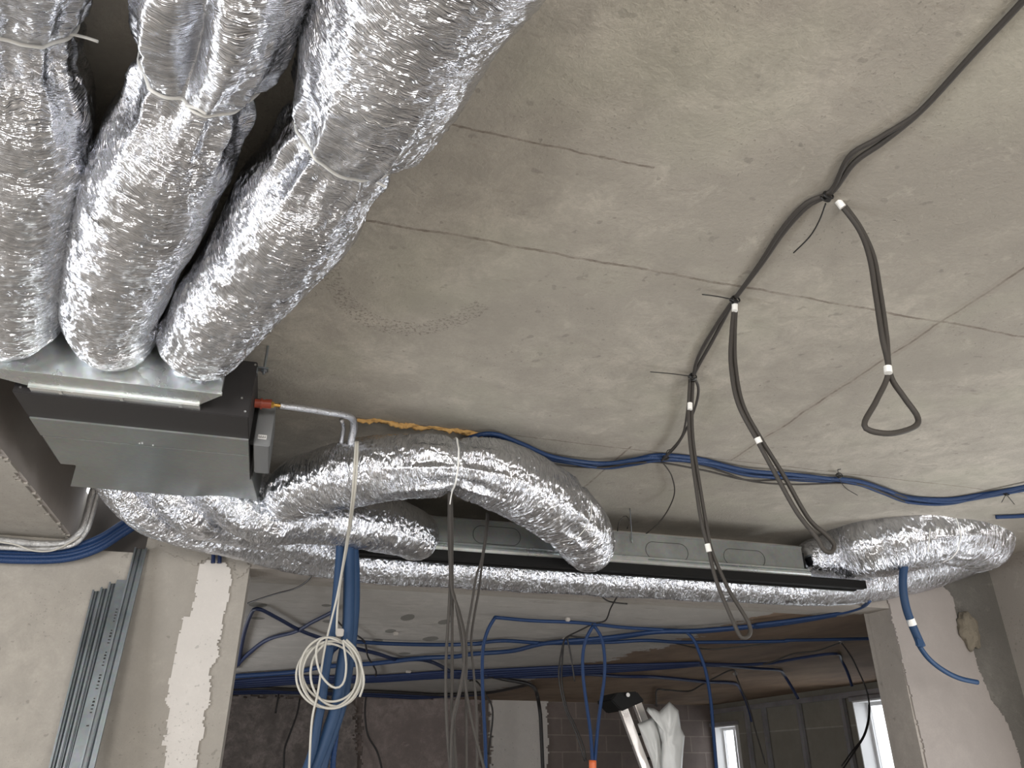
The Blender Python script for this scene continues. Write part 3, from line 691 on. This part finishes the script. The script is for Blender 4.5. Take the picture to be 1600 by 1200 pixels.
knot(1040, 714, 1.575, 'black cable tie where thin cables join the blue ceiling bundle', [[(1040, 712), (1043, 704), (1048, 702)]])
knot(1311, 742, 1.575, 'black cable tie on the blue bundle with a tail hanging beside the silver duct', [[(1312, 750), (1322, 763), (1340, 774)], [(1311, 742), (1309, 734), (1314, 733)]])
knot(1572, 770, 1.575, 'black cable tie on the blue bundle near the right edge', [[(1572, 772), (1565, 785)], [(1572, 772), (1585, 788)]])
run('blue_conduit', [PZ(1556, 808, 1.583), PZ(1600, 806, 1.583), PZ(1640, 801, 1.583)], .014, BLUE, 'lone blue conduit emerging behind the doubled-back duct at the right edge', 'conduit')

# blue hoses and pipes under the beam on the left
for i, (o, rr_) in enumerate(((0, .022), (10, .022), (-8, .020), (4, .018))):
    L = [(-60, 862+o*.9), (30, 866+o), (100, 864+o), (150, 850+o), (190, 826+o), (222, 806+o), (250, 790+o)]
    run('blue_hose', [PY(u, v, 5.11-.02*(i % 2) + (0 if u < 150 else (u-150)*.0012)) for u, v in L], rr_*.9, BLUE, 'thick blue hose curving along the wall top under the beam at left', 'hose', 'blue hoses under the beam at left')
run('insulated_pipe', [PY(-60, 842, 5.10), PY(10, 846, 5.10), PY(60, 851, 5.1), PY(105, 849, 5.1), PY(128, 830, 5.1), (PY(138, 805, 5.08)), PY(146, 770, 5.0), PY(160, 735, 4.9)], .026, FOILQ, 'white foil insulated pipe bending up beside the beam end', 'pipe', sides=20, step=.015)
run('insulated_pipe', [PY(-60, 854, 5.06), PY(10, 856, 5.06), PY(60, 858, 5.06), PY(112, 852, 5.06), PY(134, 832, 5.06), PY(144, 805, 5.04), PY(152, 775, 4.96), PY(166, 740, 4.86)], .014, FOILQ, 'thinner silver insulated pipe lying against the white one beside the beam', 'pipe', sides=16, step=.015)
run('white_cable', [PY(-40, 842, 5.03), PY(20, 850, 5.03), PY(50, 860, 5.03), PY(78, 861, 5.03), PY(100, 853, 5.03), PY(125, 838, 5.04)], .005, WHITECAB, 'thin white cable sagging over the blue hoses at left', 'cable')

# vertical blue hoses through the coil
yv = 4.42
HS = [Z5([(705, -30), (700, 100), (680, 350), (655, 560), (630, 700), (612, 850), (590, 960), (565, 1100), (520, 1230)]),
      Z5([(740, -30), (752, 100), (752, 300), (745, 500), (720, 650), (700, 800), (680, 900), (640, 1020), (560, 1230)]),
      Z5([(765, -30), (778, 150), (778, 350), (762, 540), (740, 700), (715, 850), (670, 1000), (630, 1110), (600, 1230)]),
      Z5([(735, 20), (735, 300), (725, 500), (700, 560), (660, 600), (640, 700), (618, 850), (595, 1000), (580, 1150), (575, 1240)]),
      Z5([(755, 0), (760, 300), (755, 600), (720, 780), (690, 950), (680, 1050), (668, 1150), (665, 1240)])]
HR = (7, 11, 10, 4, 5)
HL = ['leftmost blue hose dropping behind the white coil, slimmer than its neighbours', 'thick blue hose in the middle of the drop, passing behind the coil', 'thick blue hose on the right side of the drop past the coil',
      'thin blue conduit forking left between the thick hoses behind the coil', 'thin blue conduit ending straight down right of the thick hoses']
for i, (L, rp) in enumerate(zip(HS, HR)):
    y_ = yv + (.0, .03, .05, .06, .09)[i]
    run('blue_hose', [PY(u, v, y_) for u, v in L], rp*.3*y_/1180*3.2*.36*1.05*3 if False else rp*y_/1180*1.0*.82, BLUEH if i < 3 else BLUE,
        HL[i], 'hose', 'blue hoses dropping past the white coil')
# white cable coil
W = thing('cable_coil', PY(545, 985, 4.28), 'coil of thin white cable hanging below the ducts in front of blue hoses', 'cable coil')
yc = 4.28; cx, cv = 517, 1054
rings = [(517, 1052, 50, 60, .0), (513, 1048, 44, 52, 1.0), (520, 1058, 46, 56, 2.2), (527, 1045, 36, 44, .6), (512, 1056, 49, 50, 3.0)]
pts = []
for k_, (a_, b_, rx, rz_, ph) in enumerate(rings):
    for j in range(16):
        th = -math.pi/2 + .5 + 2*math.pi*j/16
        f = j/16; nx_ = rings[min(k_+1, 4)]
        cu, cvv, rxx, rzz = a_*(1-f)+nx_[0]*f, b_*(1-f)+nx_[1]*f, rx*(1-f)+nx_[2]*f, rz_*(1-f)+nx_[3]*f
        pts.append(PY(cu+rxx*math.cos(th), cvv+rzz*math.sin(th), yc+.006*k_-.01*math.sin(th*1.3)))
tube('coiled_cable', pts, .0062, WHITECAB, W, step=.01)
tube('hanging_cable', [PY(556, 690, 3.46), PY(553, 740, 3.46), PY(549, 790, 3.62), PY(541, 850, 4.02), PY(527, 930, 4.25), PY(508, 1010, 4.27), PY(497, 1080, 4.26), PY(487, 1130, 4.26), PY(482, 1230, 4.26)], .0058, WHITECAB, W)
tube('hanging_cable', [PY(559, 690, 3.46), PY(557, 740, 3.46), PY(552, 790, 3.62), PY(543, 850, 4.02), PY(532, 910, 4.25), PY(527, 960, 4.27), PY(526, 992, 4.27)], .0058, WHITECAB, W)
tube('hanging_cable', [PY(536, 1000, 4.25), PY(541, 1040, 4.25), PY(536, 1068, 4.25), PY(521, 1074, 4.25), PY(502, 1055, 4.25), PY(494, 1025, 4.25), PY(498, 1003, 4.25), PY(512, 996, 4.25), PY(530, 1002, 4.25)], .0058, WHITECAB, W)
tube('hanging_cable', [PY(536, 1000, 4.24), PY(556, 1020, 4.24), PY(567, 1050, 4.24), PY(568, 1070, 4.24), PY(562, 1089, 4.24)], .0058, WHITECAB, W)
bm = bmesh.new(); c0 = PY(531, 988, 4.235); box(bm, c0.x-.018, c0.x+.020, c0.y-.008, c0.y+.010, c0.z-.02, c0.z+.018, .004)
obj('tape_wrap', bm, CLIPM, W)
# black cables hanging below the crown tie
BK = [Z5([(1272, -240), (1272, 0), (1278, 200), (1270, 400), (1258, 600), (1255, 800), (1262, 1000), (1280, 1220)]),
      Z5([(1280, -240), (1286, 0), (1290, 250), (1288, 500), (1290, 700), (1285, 900), (1300, 1050), (1310, 1220)]),
      Z5([(1276, -240), (1280, 0), (1284, 250), (1310, 350), (1345, 500), (1350, 650), (1325, 800), (1290, 950), (1280, 1220)]),
      Z5([(1284, -240), (1290, 0), (1288, 250), (1330, 400), (1362, 560), (1360, 800), (1362, 1000), (1362, 1220)]),
      Z5([(1278, -240), (1276, 0), (1286, 250), (1300, 300), (1325, 450), (1345, 600), (1362, 800), (1400, 1000), (1460, 1220)]),
      Z5([(1282, -240), (1284, 0), (1282, 300), (1288, 500), (1286, 700), (1288, 900), (1300, 1000), (1296, 1220)])]
for i, L in enumerate(BK):
    y_ = [3.55, 3.57, 3.53, 3.59, 3.56, 3.61][i]
    run('hanging_cable', [PY(u, v, y_) for u, v in L], .0062 if i else .007, GREYCAB, 'dark cable hanging in the bunch below the crown of the arching duct', 'cable', 'dark cables hanging below the arch crown')
BK2 = [Z5([(1470, -130), (1460, 0), (1440, 120), (1415, 200), (1390, 350), (1365, 500), (1350, 700), (1320, 850), (1290, 1000), (1275, 1220)]),
       Z5([(1478, -130), (1466, 0), (1446, 120), (1430, 260), (1405, 400), (1388, 540), (1400, 700), (1415, 900), (1418, 1220)])]
for i, L in enumerate(BK2):
    run('hanging_cable', [PY(u, v, 4.25+.02*i) for u, v in L], .0068, GREYCAB, ('left' if i == 0 else 'right') + ' one of two dark cables hanging right of the main black bunch', 'cable', 'pair of dark cables right of the main bunch')

# blue hose with tape hanging at right
T = thing('hanging_blue_hose', PY(1424, 870, 4.6), 'blue hose hanging below the doubled-back duct at right with white tape band', 'hose')
L = [(1438, 850), (1420, 868), (1412, 890), (1411, 920), (1416, 950), (1426, 978), (1440, 1010)]
tube('hose', [PY(u, v, 4.40+.02*i) for i, (u, v) in enumerate(L)], .027, BLUEH, T, sides=14)
L = [(1428, 985), (1436, 1008), (1452, 1030), (1475, 1048), (1500, 1060), (1527, 1066)]
tube('inner_tube', [PY(u, v, 4.52+.02*i) for i, (u, v) in enumerate(L)], .017, BLUEH, T, sides=14, label='thinner blue tube curving to the right')
tube('tape_band', [PY(1422, 967, 4.492), PY(1426, 977, 4.498)], .0285, TAPE, T, sides=16)
bm = bmesh.new(); p0 = PY(1436, 1002, 4.5); 
box(bm, p0.x-.03, p0.x+.028, p0.y-.012, p0.y+.012, p0.z-.035, p0.z+.02, .006); obj('torn_sleeve_end', bm, BLUEH, T)
# dark pipe stub in wall at left
bm = bmesh.new()
for du in (0, 10):
    a = PY(334+du, 856, 5.17); b = PY(333+du, 880, 5.17); cyl(bm, a, b, .012)
obj('conduit_stub', bm, BLUED, label='short dark conduit stub above the white plaster strip', cat='conduit')

# ================================================================ metal profiles leaning on the left wall
studs = [((153, 924), (76, 1240), 6), ((166, 920), (87, 1240), 6), ((179, 912), (98, 1240), 6), ((195, 909), (112, 1240), 9.5), ((221, 858), (127, 1240), 8.5)]
lab = ['galvanised profile leaning on the wall, leftmost and shortest of the bundle', 'galvanised profile leaning on the wall, second from the left', 'galvanised profile leaning on the wall, third, behind the wide one',
       'wide galvanised stud profile with stamped text, leaning on the wall', 'tallest galvanised profile leaning on the wall, rightmost of the bundle']
for i, (a, b, hw) in enumerate(studs):
    yt = 5.185-.005*0; ybm = 4.98 - .01*i
    pt = PY(*a, YW-.03); pb = PY(*b, YW-.20-.012*i); d = (pt-pb).normalized()
    pb2 = pb + d*((FL+.01)-pb.z)/d.z if d.z else pb
    wv = Vector((1, 0, 0)); wv = (wv-d*wv.dot(d)).normalized(); nv = d.cross(wv); nv = nv if nv.y < 0 else -nv
    hwid = hw*YW/1180*.95
    dep = .028; th_ = .0025
    prof = [(-hwid, 0), (-hwid, dep), (-hwid+.010, dep), (-hwid+.010, dep-th_), (-hwid+th_, dep-th_), (-hwid+th_, th_), (-th_*2, th_), (0, th_*3), (th_*2, th_), (hwid-th_, th_), (hwid-th_, dep-th_), (hwid-.010, dep-th_), (hwid-.010, dep), (hwid, dep), (hwid, 0)]
    if i == 3: prof = [(x_, dep-y_) for x_, y_ in prof]
    bm = bmesh.new(); Aq = [bm.verts.new(pb2+wv*x_+nv*y_) for x_, y_ in prof]; Bq = [bm.verts.new(pt+wv*x_+nv*y_) for x_, y_ in prof]
    bm.faces.new(Aq); bm.faces.new(Bq[::-1]); n = len(prof)
    for j in range(n): bm.faces.new((Aq[j], Bq[j], Bq[(j+1) % n], Aq[(j+1) % n]))
    bmesh.ops.recalc_face_normals(bm, faces=bm.faces)
    so = obj('metal_stud', bm, STEEL, label=lab[i], cat='metal profile')
    if i == 3:
        bm = bmesh.new(); Ls = (pt-pb2).length
        for j in range(34):
            s = Ls-.18-j*.018 - (.05 if j % 7 > 4 else 0); c0 = pb2+d*s+nv*(dep+.0006)
            hh = .004+.003*random.random(); q = [c0-wv*hh-d*.003, c0+wv*hh-d*.003, c0+wv*hh+d*(.001+.004*random.random()), c0-wv*hh+d*.003]
            bm.faces.new([bm.verts.new(x_) for x_ in q])
        bo = obj('stamped_text', bm, BLACKM, so)

# ================================================================ far room: conduits on its ceiling
def far(L, rp, m, label, name='blue_conduit', cat_='conduit', group=None, z=1.165, hang=None, hy=None):
    pts = []; yh = hy; R = []
    for i, (u, v) in enumerate(L):
        if hang is not None and i >= hang:
            if yh is None: yh = PZ(*L[hang], z).y
            p = PY(u, v, yh)
        else: p = PZ(u, v, z)
        pts.append(p); R.append(rp*p.y/1290)
    return run(name, pts, R, m, label, cat_, group, step=.04, sides=8)
BG = 'dark blue conduits bundled on the far ceiling'
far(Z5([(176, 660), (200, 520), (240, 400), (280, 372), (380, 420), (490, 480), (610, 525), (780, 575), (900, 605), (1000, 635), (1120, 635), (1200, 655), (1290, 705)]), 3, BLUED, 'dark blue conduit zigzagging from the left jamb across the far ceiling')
far(Z5([(150, 690), (180, 650), (310, 540), (470, 490), (560, 440), (640, 400), (690, 370)]), 3, BLUED, 'dark blue conduit crossing the zigzag one near the left jamb')
far(Z5([(770, 540), (950, 552), (1250, 558), (1450, 550)]) + Z6([(0, 555), (150, 537), (380, 550), (700, 545), (900, 535), (1100, 545), (1600, 540)]) + Z7([(370, 535), (600, 531), (860, 524)]), 3, BLUE, 'straight blue conduit crossing the whole far ceiling')
far(Z5([(150, 722), (460, 700), (620, 672), (880, 655), (1120, 628), (1300, 620)]) + Z6([(0, 605), (200, 590), (380, 550), (700, 520), (950, 490), (1200, 482), (1600, 445)]) + Z7([(200, 455), (400, 430), (560, 408), (680, 385), (760, 360), (795, 330)]), 3.6, BLUE, 'blue conduit rising to the right jamb under the end of the diffuser', z=1.15)
far(Z6([(380, 552), (700, 530), (950, 495), (1200, 490), (1600, 452)]) + Z7([(200, 468), (400, 443), (620, 405)]), 3, BLUE, 'second blue conduit alongside the one rising to the right jamb', z=1.16)
far(Z6([(110, 415), (300, 432), (500, 440), (620, 450), (760, 466), (900, 475), (1100, 485)]), 3, BLUE, 'short blue conduit over the hanging loops on the far ceiling')
for i in range(4):
    o = (-16, -4, 8, 18)[i]
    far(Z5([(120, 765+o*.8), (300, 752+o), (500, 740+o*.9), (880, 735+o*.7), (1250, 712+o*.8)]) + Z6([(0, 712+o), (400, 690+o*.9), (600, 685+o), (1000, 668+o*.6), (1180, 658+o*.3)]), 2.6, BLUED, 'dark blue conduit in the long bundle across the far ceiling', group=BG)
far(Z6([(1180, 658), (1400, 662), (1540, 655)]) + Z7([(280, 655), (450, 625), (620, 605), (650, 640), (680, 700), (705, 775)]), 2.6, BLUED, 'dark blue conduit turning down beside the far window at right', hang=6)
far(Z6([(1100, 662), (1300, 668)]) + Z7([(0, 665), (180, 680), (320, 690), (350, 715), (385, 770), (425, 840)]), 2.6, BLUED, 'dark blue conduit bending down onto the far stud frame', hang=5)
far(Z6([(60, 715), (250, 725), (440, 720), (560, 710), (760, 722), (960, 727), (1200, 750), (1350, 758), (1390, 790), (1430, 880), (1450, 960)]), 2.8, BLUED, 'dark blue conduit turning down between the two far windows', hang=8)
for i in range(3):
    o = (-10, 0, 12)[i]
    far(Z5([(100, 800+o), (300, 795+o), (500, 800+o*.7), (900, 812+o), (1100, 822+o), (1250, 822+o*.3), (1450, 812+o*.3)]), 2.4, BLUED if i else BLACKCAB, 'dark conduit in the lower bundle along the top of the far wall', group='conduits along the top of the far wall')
far(Z5([(1250, 820), (1400, 812)]) + Z6([(0, 815), (100, 805), (200, 785), (290, 765)]), 2.3, BLACKCAB, 'black cable rising from the lower bundle to the far corner bend', name='black_cable', cat_='cable')
far(Z6([(60, 715), (150, 735), (230, 750), (290, 765), (325, 800), (345, 900), (352, 1000), (362, 1240)]), 3.2, BLACKCAB, 'thick black cable bending down the pale plaster rectangle', name='black_cable', cat_='cable', hang=4)
far(Z6([(112, 415), (75, 480), (50, 570), (45, 700), (50, 850), (60, 1050), (65, 1240)]), 3, BLUE, 'blue conduit hanging down right of the black cable bunch', hang=0, z=1.165)
lp = thing('hanging_conduit_loop', PZ(927, 976, 1.165), 'blue conduit loop hanging from the far ceiling into an orange sleeve', 'conduit')
yl = PZ(927, 976, 1.165).y
for L in (Z6([(625, 455), (585, 530), (568, 620), (572, 740), (590, 880), (608, 1010), (620, 1170)]), Z6([(625, 455), (665, 520), (682, 620), (680, 740), (660, 880), (645, 1010), (632, 1170)])):
    tube('blue_conduit', [PY(u, v, yl) for u, v in L], 3*yl/1290, BLUE, lp, step=.04)
tube('orange_sleeve', [PY(926, 1188, yl), PY(926, 1240, yl)], 6*yl/1290, ORANGE, lp, sides=14)
far(Z6([(1100, 485), (1145, 530), (1180, 610), (1210, 700), (1235, 850), (1248, 1000), (1268, 1240)]), 3, BLUE, 'blue conduit hanging down left of the far window', hang=0)
# thin dark cables
TC = [
 (Z6([(620, 450), (560, 480), (490, 515), (470, 540), (450, 640), (445, 740), (480, 900), (530, 1010), (580, 1165)]), 'thin dark cable looping down left of the blue loop, near strand', 2),
 (Z6([(600, 520), (540, 518), (490, 515), (500, 580), (515, 670), (527, 750)]), 'short dark wire end dangling beside the thin dark cable', 2),
 (Z6([(470, 545), (462, 640), (460, 760), (490, 900), (520, 960), (570, 1080), (586, 1165)]), 'thin dark cable looping down left of the blue loop, far strand', 0),
 (Z6([(640, 445), (688, 430), (712, 372), (730, 338), (752, 300)]), 'dark wire kinking up from the loop knot to the silver duct', None),
 (Z6([(655, 292), (690, 325), (730, 338), (800, 345)]), 'dark wire tail crossing under the silver duct', None),
 (Z5([(580, 155), (540, 220), (470, 265), (380, 290), (300, 315), (225, 342)]), 'thin dark wire running to the left jamb under the duct', None),
 (Z5([(665, 180), (680, 300), (690, 430), (760, 490), (830, 540), (850, 620), (890, 690), (890, 720)]), 'thin dark wire wandering beside the blue hoses on the far ceiling', None),
 (Z5([(860, 745), (840, 830), (835, 930), (850, 1030), (900, 1120), (930, 1240)]), 'thin black wire drooping down the mauve plaster', 0),
 (Z5([(495, 840), (480, 920), (440, 1030), (415, 1110), (412, 1240)]), 'thin black wire drooping left of the white coil', 0),
 (Z5([(385, 812), (380, 850), (368, 915)]), 'short black wire end hanging at the left under the lower bundle', 0),
 (Z5([(1380, 745), (1420, 752), (1465, 820), (1495, 880), (1498, 960), (1475, 1130)]), 'thin black wire bowing beside the hanging blue conduit', 1),
 (Z6([(955, 890), (952, 800), (1000, 793), (1120, 800), (1200, 760), (1340, 690), (1365, 715)]), 'brown wire clipped across the bare brown ceiling', None),
 (Z6([(1365, 715), (1400, 800), (1440, 900), (1470, 1010), (1520, 1180)]), 'dark wire hanging from the brown ceiling between the far windows', 0),
 (Z6([(1030, 545), (1180, 578), (1300, 578), (1600, 545)]) , 'thin brown wire sagging under the straight blue conduit', None),
 (Z7([(170, 672), (280, 650), (400, 605), (520, 590), (640, 548)]), 'thin brown wire running along the brown ceiling to the white clip', None),
 (Z7([(650, 550), (700, 620), (740, 700), (775, 780), (792, 850), (795, 930), (770, 1030), (700, 1140), (640, 1230)]), 'dark wire drooping in front of the near far-room window, front strand', 0),
 (Z7([(792, 870), (788, 950), (760, 1040), (700, 1120), (650, 1190)]), 'dark wire drooping in front of the near far-room window, back strand', 0),
]
for L, lb, hg in TC:
    hyy = PZ(1315, 1005, 1.16).y if 'near far-room window' in lb else (14.8 if 'plaster' in lb or 'white coil' in lb else None)
    far(L, 1.4, BLACKCAB if 'brown' not in lb else GREYCAB, lb, name='thin_wire', cat_='wire', z=1.16 if 'duct' not in lb else 1.13, hang=hg, hy=hyy)
for (u, v), lb in (((1190/1*.3*0+1315, 1005), 'white clip on the brown far ceiling near the right jamb'), ((1149, 1054), 'white clip on the brown far ceiling above the far window'), ((882, 1001), 'white clip holding thin wires left of the blue loop'), ((887, 970), 'white plastic clip on the short blue conduit'), ((618, 992), 'white block stuck to the far ceiling right of the coil'), ((638, 1051), 'small white block above the long dark bundle')):
    p = PZ(u, v, 1.17); r = 3*p.y/1290
    boxo('cable_clip', (p.x-r*1.3, p.x+r*1.3, p.y-r, p.y+r, 1.165, 1.198), CLIPM, bev=.006, label=lb, cat='clip')

# far room: stud framing on the right wall
tl = PX(1116, 1119, XF-.05); tr = PX(1378, 1070, XF-.05); tz = .93
FRM = thing('stud_frame', (XF-.05, 11, FL), 'galvanised stud frame lining the block wall round the far windows', 'stud frame')
ztrk = (tl.z + tr.z)/2

STEELF = galv('galvanised_framing', (.55, .56, .60), .5)  # profile steel in a lighter colour, making up for the dim far room
boxo("top_track", (XF-.08, XF-.02, 6.5, 15.5, ztrk-.04, ztrk+.04), STEELF, FRM)
for (u, v) in ((1098, 1160), (1172, 1160), (1200, 1160), (1255, 1150), (1322, 1130)):
    p = PX(u, v, XF-.05); boxo('stud', (XF-.08, XF-.02, p.y-.04, p.y+.04, FL, ztrk-.04), STEELF, FRM)
for W_ in (W1, W2):
    boxo('header', (XF-.08, XF-.02, W_[0]-.05, W_[1]+.05, W_[2]+.0, W_[2]+.07), STEELF, FRM)

# ladder with plastic bag
yl = 7.0
LD = thing('folding_ladder', PY(985, 1200, yl), 'aluminium folding ladder with black hinge standing in the far room', 'ladder')
def rail(a, b, hw, parent, y_, m=ALU, dep=.06):
    a = PY(*a, y_); b = PY(*b, y_); d = (b-a).normalized(); w_ = Vector((0, 1, 0)).cross(d).normalized()
    hw = hw*y_/1290; b = a + d*((FL-a.z)/d.z)
    bm = bmesh.new(); lo = [a-w_*hw-Vector((0, dep/2, 0)), a+w_*hw-Vector((0, dep/2, 0)), a+w_*hw+Vector((0, dep/2, 0)), a-w_*hw+Vector((0, dep/2, 0))]
    hi = [q+(b-a) for q in lo]; hexa(bm, lo, hi); bmesh.ops.bevel(bm, geom=list(bm.edges), offset=.006, segments=2, affect='EDGES'); return obj('rail', bm, m, parent)
rail((972, 1104), (1008, 1200), 7, LD, yl); rail((994, 1096), (1034, 1200), 7, LD, yl+.25)
bm = bmesh.new(); k0 = PY(960, 1083, yl); k1 = PY(992, 1081, yl); k2 = PY(1004, 1096, yl); k3 = PY(988, 1103, yl); k4 = PY(968, 1112, yl); k5 = PY(951, 1094, yl)
ring_ = [k5, k0, k1, k2, k3, k4]
Aq = [bm.verts.new(q-Vector((0, .05, 0))) for q in ring_]; Bq = [bm.verts.new(q+Vector((0, .30, 0))) for q in ring_]
bm.faces.new(Aq); bm.faces.new(Bq[::-1])
for i in range(6): bm.faces.new((Aq[i], Bq[i], Bq[(i+1) % 6], Aq[(i+1) % 6]))
bmesh.ops.recalc_face_normals(bm, faces=bm.faces); bmesh.ops.bevel(bm, geom=list(bm.edges), offset=.01, segments=2, affect='EDGES')
obj('hinge', bm, SLOTB, LD)
p = PY(980, 1086, yl-.06); bm = bmesh.new(); cyl(bm, p, p+Vector((0, -.02, 0)), .018); obj('hinge_rivet', bm, SCREW, LD)
for vv_ in (1150, 1188):
    a = PY(972+(vv_-1104)*.375, vv_, yl); b = PY(994+(vv_-1096)*.385+3, vv_-8, yl+.25); bm = bmesh.new(); cyl(bm, a, b, .012); obj('brace_strap', bm, SLOTB, LD)
# bag: crumpled film
def bag(name, outline, y_, th_, m, label, seed):
    cu = sum(u for u, v in outline)/len(outline); cv_ = sum(v for u, v in outline)/len(outline); bm = bmesh.new(); n = 48; K = 9
    dense = []
    for i in range(len(outline)):
        a = outline[i]; b = outline[(i+1) % len(outline)]
        for j in range(6): dense.append((a[0]+(b[0]-a[0])*j/6, a[1]+(b[1]-a[1])*j/6))
    for side in (-1, 1):
        rings_ = []
        for k_ in range(K):
            f = 1-k_/K; rr = []
            for i, (u, v) in enumerate(dense):
                uu = cu+(u-cu)*f; vv2 = cv_+(v-cv_)*f
                dep = th_*math.sqrt(max(0, 1-f**2)) + .05*abs(N3(uu*.10+seed, vv2*.03, side))*(1 if k_ else 0)
                rr.append(bm.verts.new(PY(uu, vv2, y_+side*dep)))
            rings_.append(rr)
        cc = bm.verts.new(PY(cu, cv_, y_+side*th_)); nD = len(dense)
        for k_ in range(K-1):
            for i in range(nD): bm.faces.new((rings_[k_][i], rings_[k_][(i+1) % nD], rings_[k_+1][(i+1) % nD], rings_[k_+1][i]))
        for i in range(nD): bm.faces.new((rings_[-1][i], rings_[-1][(i+1) % nD], cc))
    bmesh.ops.remove_doubles(bm, verts=bm.verts, dist=.0005); bmesh.ops.recalc_face_normals(bm, faces=bm.faces)
    return obj(name, bm, m, smooth=True, label=label, cat='plastic bag')
bag('plastic_bag', [(1046, 1096), (1060, 1110), (1064, 1138), (1070, 1150), (1068, 1170), (1066, 1200), (1064, 1235), (1034, 1235), (1033, 1190), (1034, 1160), (1026, 1130), (1010, 1110), (1012, 1105), (1022, 1107), (1030, 1112)], 6.9, .09, BAG, 'white translucent plastic bag hanging on the ladder, the taller one', 2)
bag('plastic_bag', [(996, 1131), (1022, 1120), (1030, 1140), (1036, 1180), (1046, 1235), (1030, 1235), (1018, 1190), (1008, 1165)], 6.95, .07, BAG, 'white plastic bag draped over the right ladder rail', 9)

for o in bpy.data.objects:
    if o.name.startswith('tape_band'):
        for p_ in o.data.polygons: p_.use_smooth = False
